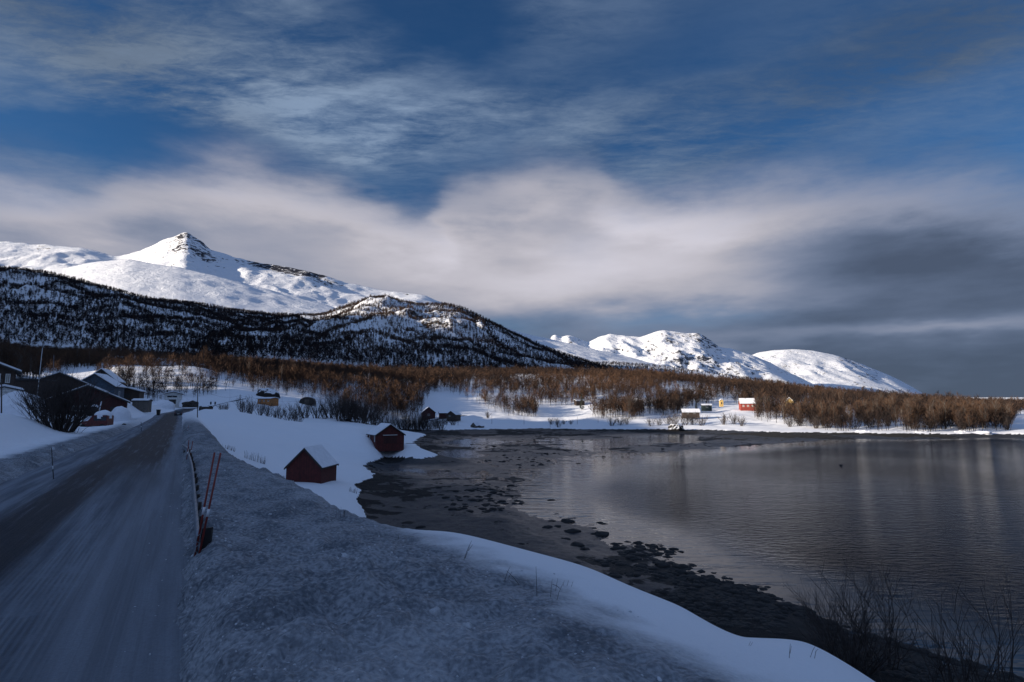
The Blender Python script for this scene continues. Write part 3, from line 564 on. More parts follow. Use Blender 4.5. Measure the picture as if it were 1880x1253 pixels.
def trunk_tris(rs, h=10.0, r=.13, limbs=7, rw=.09):
    V_ = []; F_ = []
    def tub(p0, p1, r0, r1, n=3):
        b = len(V_); p0 = np.array(p0); p1 = np.array(p1)
        for p, q in ((p0, r0), (p1, r1)):
            for k in range(n): a = 6.283 * k / n; V_.append(p + np.array([math.cos(a), math.sin(a), 0]) * q)
        for k in range(n): k2 = (k + 1) % n; F_.append((b + k, b + k2, b + n + k2)); F_.append((b + k, b + n + k2, b + n + k))
    lean = rs.normal(size=2) * .35; p1 = (lean[0] * .5, lean[1] * .5, h * .5); p2 = (lean[0], lean[1], h * .93)
    tub((0, 0, -.6), p1, r, r * .65); tub(p1, p2, r * .65, .02)
    for i in range(limbs):
        t = .25 + .6 * rs.rand(); a = rs.rand() * 6.283; L = h * (.12 + .22 * rs.rand()); b = np.array([lean[0] * t, lean[1] * t, h * t]); e_ = b + np.array([math.cos(a) * L * .55, math.sin(a) * L * .55, L * .85]); tub(b, e_, rw * .6, .012)
    return np.array(V_), np.array(F_)
def tree_template(seed, n, **k):
    rs = np.random.RandomState(seed); tv, tf = trunk_tris(rs, limbs=k.pop('limbs', 7)); cv_, cf = crown_tris(rs, n, **k)
    v = np.concatenate([tv, cv_]); f = np.concatenate([tf, cf + len(tv)]); tone = np.concatenate([np.full(len(tv), -.25), np.zeros(len(cv_)) ]); return v, f, tone
def forest(name, pos, hs, tones, temps, m, label, cat, sxy=1.0):
    vs_, fs_, ts_ = [], [], []; off = 0; pos = np.asarray(pos); hs = np.asarray(hs); tones = np.asarray(tones); idx = np.arange(len(pos))
    for j, (v, f, tn) in enumerate(temps):
        k = idx[idx % len(temps) == j]; a = k * 2.399; s = hs[k] / 10; c, q = (np.cos(a) * s * sxy)[:, None], (np.sin(a) * s * sxy)[:, None]
        x = v[None, :, 0] * c - v[None, :, 1] * q + pos[k, 0:1]; y = v[None, :, 0] * q + v[None, :, 1] * c + pos[k, 1:2]; z = v[None, :, 2] * s[:, None] + pos[k, 2:3]
        vs_.append(np.stack([x, y, z], -1).reshape(-1, 3)); fs_.append((f[None] + (np.arange(len(k)) * len(v))[:, None, None]).reshape(-1, 3) + off); off += len(k) * len(v); ts_.append((tn[None] + tones[k][:, None]).ravel())
    return tag(link_mesh(name, np.concatenate(vs_), np.concatenate(fs_), m, None, False, None, {'tone': np.concatenate(ts_)}), label, cat, None, 'stuff')
LB = [(0,702),(100,692),(170,680),(200,671),(340,668),(400,686),(480,706),(560,716),(605,735),(630,765),(700,772),(745,772),(770,758),(790,720),(830,722),(870,742),(895,757),(960,764),(984,766),(992,745),(1020,752),(1060,764),(1100,768),(1160,770),(1200,758),(1240,768),(1290,745),(1330,738),(1370,752),(1400,778),(1480,784),(1550,789),(1650,789),(1750,791),(1850,790),(1870,760),(1900,760),(2300,775)]
def dens(X, Y, Z):
    px, py = proj(X, Y, Z); low = np.interp(px, [p[0] for p in LB], [p[1] for p in LB]); low = low + 9 * fbm(px * .03, px * 0 + 3.3, 3, 99); d = (py < low).astype(float)
    n = fbm(X * .012, Y * .012, 3, 91); d = d * np.clip(np.where(px > 1250, .80, .95) + n * np.where(px > 1250, 2.2, 1.6), np.where(px > 1250, .08, .22), 1)
    d = np.where((py < low) & (py > low - 13) & (px > 880) & (px < 1270), 1.0, d)
    d = np.where((py >= low) & (px > 175) & (px < 430) & (py < 738 - np.abs(px - 290) * .12), .30 * (px < 400) + .08, d)
    d = np.where((py >= low) & (px >= 400) & (px < 620) & (py < low + 14), .35, d)
    clear = [(960,738,30,7,.1),(1340,735,26,6,.15),(1560,770,16,10,.15),(1760,768,14,9,.2),(1690,772,12,8,.2),(1450,752,16,12,.15),(1384,756,18,10,.15),(1480,748,14,8,.2),(1235,728,24,7,.15),(1060,712,20,5,.1),(1100,742,20,5,.1),(1290,772,60,14,.1),(1340,757,45,9,.05),(1400,752,40,10,.35),(960,700,28,6,.1),(870,712,22,6,.3),(1120,735,28,5,.25),(1175,742,40,9,.2),(1250,715,40,8,.3),(1440,768,45,12,.55),(1580,757,40,5,.1),(1655,776,12,10,.1),(1590,785,60,8,.5),(1800,743,28,3,.1),(640,722,20,8,.3),(1045,755,55,9,.0),(1400,784,70,6,0)]
    for cx_, cy_, rx, ry, q in clear: d = np.where(((px - cx_) / rx) ** 2 + ((py - cy_) / ry) ** 2 < 1, np.minimum(d, q), d)
    return d
N0 = 84000; uu = rng.uniform(-1.25, 1.25, N0); ly = rng.uniform(math.log(190), math.log(1240), N0); Yt = np.exp(ly); Xt = uu * Yt
Zt, St, _, SMt, _, _, Wt = ground(Xt, Yt, True); pxt, pyt = proj(Xt, Yt, Zt)
at_ = -.966 * Xt - .259 * Yt; qt_ = -.259 * Xt + .966 * Yt; gap = 1 - .7 * (at_ > 165) * (at_ < 420) * (qt_ > 350) * (qt_ < 445)
keep = (rng.rand(N0) < gap) & (rng.rand(N0) < dens(Xt, Yt, Zt) * .85) & (Zt > 1.6) & (Wt > 4) & ~((pxt < 170) & (Yt < 230)) & ((np.abs(uu) < .98) | (rng.rand(N0) < .4))
Xt, Yt, Zt, pxt, pyt = Xt[keep], Yt[keep], Zt[keep], pxt[keep], pyt[keep]
Ht = np.clip(rng.normal(9, 2.2, len(Xt)), 4.5, 14) * np.where(pyt > np.interp(pxt, [p[0] for p in LB], [p[1] for p in LB]), .72, 1) * (1 + .25 * fbm(Xt * .02, Yt * .02, 2, 95)); Tt = np.clip(.42 + .5 * fbm(Xt * .01, Yt * .01, 3, 97) + rng.normal(size=len(Xt)) * .16 - .22 * sstep(1150, 1400, pxt), -.05, 1)  # tone lowered toward the right shore, its weaker light put into the colour
order = np.argsort(-(Ht / Yt) * ((np.abs(pxt - 940) < 945) & (pyt - Ht / Yt * F < 1253))); big = order[:285]; rest = order[285:]
temps = [tree_template(100 + i, 62, wd=.20, ln=2.0, r=2.3, limbs=3) for i in range(9)]
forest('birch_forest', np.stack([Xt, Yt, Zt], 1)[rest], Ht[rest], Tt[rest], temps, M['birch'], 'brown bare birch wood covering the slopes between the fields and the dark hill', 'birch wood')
protos = []
for i in range(6):
    rs = np.random.RandomState(300 + i); tv, tf = trunk_tris(rs, limbs=16); cv_, cf = crown_tris(rs, 230, wd=.075, ln=1.6)
    mt = bpy.data.meshes.new('trunk'); mc = bpy.data.meshes.new('crown')
    for me, v, f, m_, tn in ((mt, tv, tf, M['bark'], 0), (mc, cv_, cf, M['birch'], .32 + .06 * i)):
        me.from_pydata(v.tolist(), [], f.tolist()); me.materials.append(m_); at = me.attributes.new('tone', 'FLOAT', 'POINT'); at.data.foreach_set('value', np.full(len(v), tn, np.float32)); me.update()
    protos.append((mt, mc))
def zone(px, py):
    if px < 175: return 'bare birch in the dark wood above the left-hand houses', 'birches above the houses'
    if px < 440: return 'bare birch on the sunlit snowy knoll behind the road', 'birches on the sunlit knoll'
    if px < 640: return 'bare birch at the foot of the dark wood behind the snow-dusted heap', 'birches behind the heap'
    if px < 800: return 'bare birch in the tangled wood left of the dark house by the inlet', 'birches by the inlet'
    if px < 1000: return 'bare birch in the shaded wood above the white shore field', 'birches above the shore field'
    if px < 1240: return 'bare birch among the small cabins above the far shore', 'birches around the cabins'
    if px < 1480: return 'bare birch below the red and yellow houses on the far shore', 'birches below the red house'
    return 'bare brown birch in the shoreline wood on the right-hand far shore', 'birches on the right-hand shore'
for n_i, i in enumerate(big):
    lb, gp = zone(pxt[i], pyt[i]); r_ = thing('birch_tree', lb, 'birch tree', (Xt[i], Yt[i], Zt[i]), float(rng.rand() * 6.28), gp); s = Ht[i] / 10; r_.scale = (s, s, s); pr = protos[n_i % 6]
    for nm, me in (('trunk', pr[0]), ('crown', pr[1])):
        o = bpy.data.objects.new(nm, me); o.parent = r_; C.objects.link(o)
# woods on the hillsides
def hill_sample(h, n, fn, tmin=0.0):
    nt_, nu_ = h['H'].shape; j = rng.uniform(tmin * nt_, nt_ * .86, n); i = rng.uniform(0, nu_ - 1.01, n); j0 = j.astype(int); i0 = i.astype(int); fi = i - i0; fj = j - j0
    g = lambda A: (A[j0, i0] * (1 - fi) + A[j0, i0 + 1] * fi) * (1 - fj) + (A[j0 + 1, i0] * (1 - fi) + A[j0 + 1, i0 + 1] * fi) * fj
    X, Y, Z = g(h['X']), g(h['Y']), g(h['H']); px, py = proj(X, Y, Z); t = h['t'][j0]; k = (rng.rand(n) < fn(X, Y, Z, px, py, t)) & (np.abs(px - 940) < 1250)
    return np.stack([X, Y, Z], 1)[k], t[k]
ht = [tree_template(500 + i, 14, wd=1.0, ln=3.8, r=2.2, limbs=0, z0=.12) for i in range(6)]
def dn(f0, seed, lo=.25): return lambda X, Y, Z, px, py, t: np.clip(f0 + 2.1 * fbm(X * .009, Y * .009, 4, seed) + .9 * sstep(.84, .96, t) + .8 * sstep(.35, .05, t), lo, 1)
p1, t1 = hill_sample(hG, 105000, lambda X, Y, Z, px, py, t: dn(1.0, 1, .4)(X, Y, Z, px, py, t) * (1 - .62 * np.exp(-((px - 720) / 95) ** 2 - ((py - 600) / 38) ** 2)) * (px < 1230))
p2, t2 = hill_sample(hH, 88000, dn(1.0, 2, .4)); p2k = proj(p2[:, 0], p2[:, 1], p2[:, 2])[0] < 800; p2 = p2[p2k]
p3, t3 = hill_sample(hF, 34000, lambda X, Y, Z, px, py, t: dn(.95, 3)(X, Y, Z, px, py, t) * (px > 1040) * (1 - .85 * (np.abs(py - (700 + (px - 1350) * .12)) < 6) * (px > 1290) * (px < 1500)))
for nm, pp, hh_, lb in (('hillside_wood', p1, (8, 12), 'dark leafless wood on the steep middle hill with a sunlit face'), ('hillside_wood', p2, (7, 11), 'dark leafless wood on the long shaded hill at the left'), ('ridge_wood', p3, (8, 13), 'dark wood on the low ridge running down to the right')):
    forest(nm, pp, rng.uniform(*hh_, len(pp)), np.clip(.25 + rng.normal(size=len(pp)) * .25 + (lambda q: .9 * np.exp(-((q[0] - 720) / 110) ** 2 - ((q[1] - 595) / 38) ** 2))(proj(pp[:, 0], pp[:, 1], pp[:, 2])), 0, 1.6), ht, M['hill_birch'], lb, 'wood')  # tone raised on the middle hill's face, sunlight painted into the tree colour

# spruces
def spruce_mesh(seed):
    rs = np.random.RandomState(seed); mb = MB(); b_ = []; d_s = []; l_ = []; w_ = []
    for k in range(520):
        t = rs.rand() ** .8; z = 10 * (.06 + .92 * t); r = 1.75 * (1 - t) + .08; a = rs.rand() * 6.283; q = r * rs.rand() ** .4
        b_.append((q * .35 * math.cos(a), q * .35 * math.sin(a), z)); d = np.array([math.cos(a), math.sin(a), -.25 + .3 * rs.rand()]); d_s.append(d / np.linalg.norm(d)); l_.append(q); w_.append(.30)
    return slivers(np.array(b_), np.array(d_s), np.array(l_), np.array(w_), rs)
sp_m = []
for i in range(3):
    v, f = spruce_mesh(40 + i); me = bpy.data.meshes.new('crown'); me.from_pydata(v.tolist(), [], f.tolist()); me.materials.append(M['spruce']); t_ = MB().tube([(0, 0, -.5), (0, 0, 9.6)], [.16, .02], 5)
    mt = bpy.data.meshes.new('trunk'); mt.from_pydata(t_.v, [], t_.f); mt.materials.append(M['bark']); sp_m.append((mt, me))
SPR = [(1068,430,13,'tall dark spruce beside the clearing above the shore bushes'),(1278,400,9,'dark spruce just left of the green-grey house on the far shore'),(1398,400,10,None),(1412,395,11,None),(1420,400,8,None),(1458,395,10,None),(1492,380,9,None),(1476,385,11,None),(1535,380,10,None),(1700,330,8,None),(1720,335,9,None),(1835,300,7,None),(1850,300,8,None),(222,260,8,'dark spruce between the roofs and the sunlit knoll'),(243,250,9,'dark spruce at the left foot of the sunlit knoll'),(930,430,9,None),(1180,410,9,None)]
for k, (px, Y, h, lb) in enumerate(SPR):
    X = (px - 940) / 1050 / 1.006 * Y; r_ = thing('spruce_tree', lb or 'dark spruce among brown birches on the far shore', 'spruce', (X, Y, G(X, Y)), k * 1.3, 'spruces on the far shore'); s = h / 10; r_.scale = (s, s, s)
    for nm, me in (('trunk', sp_m[k % 3][0]), ('crown', sp_m[k % 3][1])): o = bpy.data.objects.new(nm, me); o.parent = r_; C.objects.link(o)

# ------------------------------------------------------------------ shrubs
def shrub_mesh(seed, stems, h, spread, levels=3, r0=.02, kids=3, n=3, up=.25, straight=.12):
    rs = np.random.RandomState(seed); mb = MB()
    def grow(p, d, L, r, lev):
        k = 5; ptsl = [p]; q = p
        for i in range(k):
            d = d + Vector(rs.normal(size=3)) * straight + Vector((0, 0, up * .25)); d.normalize(); q = q + d * (L / k); ptsl.append(q)
        mb.tube(ptsl, [r * (1 - .75 * i / k) for i in range(k + 1)], n, False)
        if lev > 1:
            for c in range(kids + (rs.rand() < .5)):
                i = 1 + int(rs.rand() * (k - 1)); a = rs.rand() * 6.283; dd = (d + Vector((math.cos(a), math.sin(a), .3)) * (.45 + .35 * rs.rand())).normalized(); grow(ptsl[i], dd, L * (.40 + .25 * rs.rand()), r * .5, lev - 1)
    for s in range(stems):
        a = rs.rand() * 6.283; q = rs.rand() ** .7; grow(Vector((math.cos(a) * q * spread * .3, math.sin(a) * q * spread * .3, -.15)), Vector((math.cos(a) * q * spread / h, math.sin(a) * q * spread / h, 1)).normalized(), h * (.65 + .4 * rs.rand()), r0, levels)
    me = bpy.data.meshes.new('branches'); me.from_pydata(mb.v, [], mb.f); me.materials.append(M['shrub']); return me
bush = [shrub_mesh(700 + i, 16, 4.0, 2.4, 3, .06, 4) for i in range(5)]
def shrub(px, py, Y, h, lb, gp=None, mesh=None, w=1.0, nm='bare_bush', cat='bush'):
    X = aty(px, py, Y)[0]; r_ = thing(nm, lb, cat, (X, Y, G(X, Y)), px * .7, gp); s = h / 4.0
    o = bpy.data.objects.new('branches', mesh or bush[int(px) % 5]); o.parent = r_; C.objects.link(o); o.scale = (s * w, s * w, s); return r_
VB = [(690,784,8),(706,784,8.5),(722,782,7.5),(742,778,8),(758,776,8.5),(772,774,8),(745,784,5),(766,784,6),(778,782,7),(790,784,6),(804,783,5.5),(812,780,6),(676,770,8),(660,768,8),(645,768,8.5),(634,776,8),(447,760,5.5),(460,760,5),(478,765,4.5),(492,770,5),(512,768,4),(530,772,5),(548,775,5.5),(562,778,7),(580,780,7),(597,782,5),(618,784,8),(636,785,9),(652,785,8.5),(668,786,8),(684,786,6),(415,756,3),(404,755,2.5),(505,775,3),(540,780,3),(607,770,8),(628,765,9),(700,782,5),(715,780,6),(735,775,7),(752,780,7),(768,778,6),(785,778,5),(800,775,5)]
def vlabel(px):
    for lim, l in ((420, 'low bare bush just left of the valley bushes, by the dark wall'), (470, 'dark bare bush at the pole, left end of the valley row'), (520, 'dark bare bush in front of the orange-brown shed'), (575, 'dark bare bush below the rounded storage tent'), (625, 'dark bare bush below the white lamp post'), (690, 'tall dark bush in the thicket left of the red boathouse'), (735, 'dark bare bush straight behind the red boathouse roof'), (775, 'dark bare bush in the thicket left of the inlet house')):
        if px < lim: return l
    return 'dark bare bush in front of the dark red inlet house'
for px, py, h in VB: shrub(px, py, (200 if px < 560 else 235 if px < 700 else 290) + (px * 7 % 13), h, vlabel(px), 'bushes along the valley bottom')
SB = [(1122,4.6),(1140,5),(1152,4.2),(1196,4.5),(1210,4.2),(1228,5.5),(1242,6),(1256,6.5),(1272,6),(1288,5),(1330,5.5),(1348,5),(1362,4.5),(1450,5),(1468,5.5),(1500,6),(1520,6),(1545,5),(1570,6),(1600,6),(1630,5.5),(1680,6),(1710,6),(1740,6),(1770,5),(1805,6),(1830,6.5),(1850,6)]
for k, (px, h) in enumerate(SB): shrub(px, 785, float(np.interp(px, [1100, 1300, 1500, 1880], [326, 320, 286, 262])) + k % 3 * 4, h, ('fanned bare bush on the shore left of the snow-topped boulder bank' if px < 1235 else 'fanned bare bush between the boulder bank and the half-hidden grey house' if px < 1300 else 'fanned bare bush on the lit shore below the bright red house' if px < 1400 else 'fanned bare bush on the shore in front of the brown birches' if px < 1700 else 'fanned bare bush at the right end of the far shoreline'), 'bushes along the far shoreline', w=1.25)
for px, Y, h, lb in ((1012,345,3.6,'largest dark bush of the clump in the white shore field'),(1022,348,3.2,None),(1035,350,2.6,None),(1048,350,2.4,None),(1026,322,3,'small lone bush with a dark top at the shore edge'),(895,370,4,'round bare bush at the field edge below the wood'),(832,318,4.5,'round bare bush below the small brown cabin'),(818,322,3.5,None)): shrub(px, 780, Y, h, lb or 'low bare bush in the small clump on the white shore field', 'bushes in the shore field', w=1.3)
r_ = shrub(108, 800, 58, 5.0, 'big dark leafless bush in front of the dark red house', mesh=shrub_mesh(811, 80, 4.0, 3.0, 3, .045, 4), w=1.0)
shrub(70, 790, 58, 3.6, 'thin bare bush in front of the round snow pile', mesh=shrub_mesh(812, 26, 4.0, 2.5, 3, .025, 3))
shrub(135, 800, 60, 2.6, 'small fan of dark stems at the right foot of the big bush', mesh=shrub_mesh(813, 10, 4.0, 3.5, 2, .035, 2))
# near shrubs on the bank above the water
def near_shrub(px, py, z, h, lb, mesh, w=1.0):
    p = atz(px, py, z); r_ = thing('bare_shrub', lb, 'shrub', (p[0], p[1], G(p[0], p[1])), 0); o = bpy.data.objects.new('branches', mesh); o.parent = r_; C.objects.link(o); s = h / 2.0; o.scale = (s * w, s * w, s)
near_shrub(1560, 1175, 1.9, 3.4, 'large fan-shaped bare shrub at the water edge', shrub_mesh(901, 70, 2.0, 1.7, 3, .014, 3, up=.1), 1.0)
near_shrub(1620, 1165, 1.9, 4.4, 'tallest bare shrub with a forked top above the water', shrub_mesh(902, 12, 2.0, .8, 3, .014, 4, up=.3, straight=.18))
near_shrub(1765, 1240, 1.6, 4.8, 'tall thin bare stems at the lower right beside the water', shrub_mesh(903, 18, 2.0, .75, 2, .011, 4, up=.3), 1.0)
near_shrub(1850, 1245, 1.4, 5.0, 'sparse bare shrub at the right picture edge', shrub_mesh(904, 14, 2.0, 1.1, 3, .011, 2, up=.2))
near_shrub(1700, 1230, 1.6, 3.4, 'slim pair of bare stems between the two shrubs', shrub_mesh(905, 5, 2.0, .5, 2, .011, 4, up=.3))
near_shrub(1630, 1235, 8.2, .9, 'low twiggy shrub poking from the snow edge', shrub_mesh(906, 16, 2.0, 2.2, 2, .008, 3, up=.0))

# ------------------------------------------------------------------ buildings
def house(name, lb, cat, px, py, Y, azd, W, L, wh, rise, wall, openings=(), snow=.22, over=.35, trim=None, group=None, chimney=None, lean=0.0, corner=None, roofm='roof', flat=False):
    p = aty(px, py, Y); az_ = R(azd); cx_ = p[0] + math.sin(az_) * L / 2; cy_ = p[1] + math.cos(az_) * L / 2
    r = thing(name, lb, cat, (cx_, cy_, p[2]), -az_, group); hw, hl = W / 2, L / 2; dn_ = -1.6
    wb = MB(); pr = [(-hw, dn_), (hw, dn_), (hw, wh), (0, wh + rise), (-hw, wh)]; wb.prism(pr, 'y', -hl, hl); wo_ = wb.build('wall', M[wall], r)
    th = .14; sl_ = rise / hw; c = math.cos(math.atan(sl_)); ex = hw + over; ze = wh - sl_ * over
    rf_ = MB(); ro_ = None
    for s in (-1, 1):
        poly = [(0, wh + rise + .03), (s * ex, ze + .03), (s * ex, ze + .03 + th), (0, wh + rise + .03 + th)]; rf_.prism(poly if s > 0 else poly[::-1], 'y', -hl - over, hl + over)
    ro_ = rf_.build('roof', M[roofm], r)
    if snow:
        sb = MB()
        for s in (-1, 1):
            b0 = wh + rise + .035 + th; b1 = ze + .035 + th; q = ex - .04
            poly = [(0, b0), (s * q, b1), (s * (q + .01), b1 + snow * .75), (s * (q - .12), b1 + snow + sl_ * .12), (0, b0 + snow)]; sb.prism(poly if s > 0 else poly[::-1], 'y', -hl - over + .05, hl + over - .05)
        sb.build('roof_snow', M['roof_snow'], ro_)
    if trim:
        for yy_ in (-hl - over - .035, hl + over + .005):
            tb = MB()
            for s in (-1, 1):
                poly = [(0, wh + rise - .12), (s * ex, ze - .12), (s * ex, ze + .16), (0, wh + rise + .16)]; tb.prism(poly if s > 0 else poly[::-1], 'y', yy_, yy_ + .03)
            tb.build('trim_board', M[trim], r)
    for (wl, pos, z0, w_, h_, kind) in openings:
        def bx(mb, a0, a1, b0, b1, d0, d1):
            if wl == 'F': mb.box(a0, -hl - d1, b0, a1, -hl - d0, b1)
            elif wl == 'B': mb.box(a0, hl + d0, b0, a1, hl + d1, b1)
            elif wl == 'L': mb.box(-hw - d1, a0, b0, -hw - d0, a1, b1)
            else: mb.box(hw + d0, a0, b0, hw + d1, a1, b1)
        mb = MB(); f_ = .08 if w_ < 3 else .14
        if kind == 'garage':
            bx(mb, pos - w_ / 2, pos + w_ / 2, z0, z0 + h_, -.02, .03); g_ = mb.build('door', M['red_dark'], r); l2 = MB(); bx(l2, pos - w_ / 2 - .15, pos + w_ / 2 + .15, z0 + h_, z0 + h_ + .13, -.01, .07); l2.build('lintel', M['trim'], g_); continue
        if kind == 'door': bx(mb, pos - w_ / 2, pos + w_ / 2, z0, z0 + h_, -.02, .04); g_ = mb.build('door', M['dark_trim'], r); l2 = MB(); bx(l2, pos + w_ / 2 - .16, pos + w_ / 2 - .08, z0 + h_ * .45, z0 + h_ * .5, .04, .09); l2.build('handle', M['steel'], g_); continue
        fr = MB(); bx(fr, pos - w_ / 2, pos + w_ / 2, z0, z0 + f_, -.01, .06); bx(fr, pos - w_ / 2, pos + w_ / 2, z0 + h_ - f_, z0 + h_, -.01, .06); bx(fr, pos - w_ / 2, pos - w_ / 2 + f_, z0 + f_, z0 + h_ - f_, -.01, .06); bx(fr, pos + w_ / 2 - f_, pos + w_ / 2, z0 + f_, z0 + h_ - f_, -.01, .06); bx(fr, pos - f_ * .3, pos + f_ * .3, z0 + f_, z0 + h_ - f_, -.01, .05)
        wn_ = fr.build('window', M['trim'], r); pn = MB(); bx(pn, pos - w_ / 2 + f_, pos + w_ / 2 - f_, z0 + f_, z0 + h_ - f_, -.02, .02); pn.build('pane', M['pane_pale' if kind == 'pale' else 'glass'], wn_)
    if chimney:
        cxx, cyy, ch = chimney; MB().box(cxx - .3, cyy - .3, wh, cxx + .3, cyy + .3, wh + rise + ch).build('chimney', M['dark_trim'], ro_)
    return r
house('boat_shed', 'small dark red plank shed with steep snowy roof standing alone in the near snow', 'shed', 557, 886, 78.5, 4, 4.9, 5.4, 1.95, 2.45, 'red_wood', (), .10, .22, 'dark_trim', roofm='roof')
house('boathouse', 'red boathouse with wide door and pale lintel beside the dark inlet', 'boathouse', 716, 816, 138, -29, 6.9, 7.5, 2.2, 2.35, 'red_wood', [('F', 0, .2, 3.2, 1.9, 'garage'), ('L', -2.8, .6, .5, 1.3, 'window'), ('L', 1.6, .7, .5, 1.2, 'window')], .16, .3, 'dark_trim')
house('house', 'large dark red house with two low gables behind the leafless bush', 'house', 157, 768, 108, -33, 12.5, 9, 3.1, 2.9, 'red_dark', [('F', -1.0, 1.3, 2.4, 1.0, 'window'), ('F', 4.2, .1, 1.0, 2.0, 'door'), ('R', 0, 1.2, 1.4, 1.0, 'window')], .20, .5, 'dark_trim')
house('barn', 'tall black timber barn with snow-edged roof behind the dark red house', 'barn', 103, 760, 122, -35, 17, 12, 4.6, 4.0, 'brown_wood', [('F', 2, .3, 2.6, 2.6, 'door')], .22, .5, 'dark_trim')
house('house', 'blue-grey house with snowy stepped roof between the barn and the knoll', 'house', 170, 742, 148, -18, 9, 8, 4.6, 3.0, 'blue_wood', [('F', 1.2, 2.0, 1.1, 1.6, 'pale'), ('F', -2.2, 2.0, 1.1, 1.4, 'window'), ('R', 0, 2.0, 1.1, 1.4, 'window')], .25, .5, 'dark_trim', chimney=(-.5, 0, .9))
house('house', 'dark steep-roofed house behind the blue-grey one', 'house', 182, 735, 172, -22, 8, 9, 5.8, 3.4, 'brown_wood', [('F', 0, 5.0, 1.0, 1.3, 'window'), ('R', 1, 2.4, 1.1, 1.3, 'window')], .22, .5, 'dark_trim')
house('shed', 'dark shed with a flat snowy roof half hidden by black stems', 'shed', 232, 734, 185, -20, 7, 6, 2.6, 1.0, 'brown_wood', [('F', 0, .4, 1.6, 1.6, 'door')], .35, .5)
house('house', 'dark two-storey house cut by the left picture edge', 'house', -60, 748, 92, -42, 11, 9, 6.0, 2.4, 'brown_wood', [('F', 3.3, 4.0, .6, 1.5, 'pale'), ('F', 4.5, 4.0, .6, 1.5, 'pale'), ('F', 0, 4.0, 1.2, 1.3, 'window')], .3, .7, 'dark_trim')
house('porch', 'pale ground-floor porch at the left picture edge', 'porch', 4, 752, 84, -40, 4, 3, 2.7, .5, 'white_wood', [('F', .6, .9, .8, 1.1, 'window')], .3, .3)
house('bus_shelter', 'low grey shed with flat snowy roof beside the road', 'shed', 246, 747, 165, 75, 3.0, 4.0, 1.6, .35, 'grey_wood', [('F', 0, .3, 1.0, 1.2, 'door')], .22, .25)
house('house', 'pale two-storey house with dark windows at the bend of the road', 'house', 317, 744, 262, -28, 6.6, 8, 5.0, .9, 'white_wood', [('F', -.4, 3.3, 4.2, 1.1, 'window'), ('F', -.2, .5, 2.8, 2.0, 'door')], .3, .5, 'dark_trim', chimney=(-2.6, 0, .9))
house('long_shed', 'low orange-brown shed with flat snowy roof beside the road', 'shed', 504, 742.5, 280, -62, 4.6, 9.4, 2.6, .4, 'orange_wood', [('L', -3, 1.2, 1.0, .8, 'window'), ('L', 0, 1.2, 1.0, .8, 'window'), ('L', 3, 1.2, 1.0, .8, 'window')], .30, .4)
house('house', 'dark red house with a side wing above the bushes by the inlet', 'house', 787, 768, 352, -12, 8, 9, 3.4, 3.2, 'red_dark', [('F', 0, 1.4, 1.2, 1.2, 'window')], .10, .5, 'dark_trim')
house('house_wing', 'low dark wing with pale windows on the right of the inlet house', 'house', 806, 770, 350, 80, 6, 6, 3.6, .8, 'red_dark', [('L', -1, 1.2, 1.2, 1.2, 'pale'), ('L', 1.4, 1.2, 1.2, 1.2, 'pale')], .10, .4, 'dark_trim')
house('cabin', 'small dark brown cabin right of the inlet house', 'cabin', 828, 768, 338, 25, 6.2, 6, 2.0, 2.0, 'brown_wood', [('F', -1, .8, 1.0, .9, 'window'), ('F', 1.4, .1, .9, 1.8, 'door')], .12, .5, 'dark_trim')
house('boathouse', 'tiny weathered boathouse on the white shore across the inlet', 'boathouse', 869, 788, 312, 28, 3.4, 4.6, 1.6, 1.7, 'grey_wood', [('F', 0, .1, 1.4, 1.5, 'door')], .10, .2)
house('lean_to', 'low weathered lean-to right of the tiny shore boathouse', 'shed', 880, 787, 313, 28, 2.6, 3, 1.1, .35, 'grey_wood', [('F', 0, .1, .9, .8, 'door')], .10, .15)
house('cabin', 'small cabin with white roof left of the two among the birches', 'cabin', 1056, 741, 455, 75, 5, 7, 1.9, 1.1, 'brown_wood', [('L', 0, .8, 1.0, .8, 'window')], .3, .4)
house('cabin', 'small dark cabin with bright white roof right of the two among the birches', 'cabin', 1176, 742, 440, -60, 5.5, 6.5, 2.2, 1.4, 'brown_wood', [('L', 0, .8, 1.0, .8, 'window')], .35, .5)
house('house', 'long dark-roofed house half hidden by bushes on the far shore', 'house', 1283, 763, 360, -80, 7, 10, 2.0, 1.9, 'brown_wood', [('L', -2, .9, 1.2, 1.0, 'window'), ('L', 2, .9, 1.2, 1.0, 'window')], .06, .6, 'dark_trim')
house('house', 'dark green-grey house beside the black spruce on the far shore', 'house', 1306, 751, 405, -80, 5, 6.5, 2.4, .8, 'green_wood', [('L', 0, .9, 1.4, 1.0, 'window')], .2, .4, 'dark_trim')
house('house', 'bright red house with white dormers and snowy roof in the sun', 'house', 1385, 750, 402, -78, 7.5, 9.6, 3.4, 3.2, 'bright_red_wood', [('L', -3, 1.0, 1.3, 1.3, 'pale'), ('L', 0, 1.0, 1.3, 1.3, 'pale'), ('L', 3, 1.0, 1.3, 1.3, 'pale')], .3, .4, 'trim', chimney=(0, 1, .8))
house('house', 'small yellow gabled house in the sun right of the red one', 'house', 1450, 746, 405, 22, 5.2, 7, 3.2, 2.6, 'yellow_wood', [('F', .3, 1.0, 1.0, 1.1, 'window'), ('L', 0, 1.0, 1.2, 1.0, 'window')], .25, .35, 'trim')
house('shed', 'narrow pale shed left of the red house on the far shore', 'shed', 1325, 743, 420, 10, 2.4, 3, 2.8, .9, 'yellow_wood', [('F', 0, .2, .8, 1.6, 'door')], .3, .2)
house('shed', 'small grey shed deep in the birches right of the yellow house', 'shed', 1528, 748, 400, 20, 5, 6, 2.6, 1.2, 'grey_wood', [('F', 0, .4, 1.2, 1.4, 'door')], .3, .3)
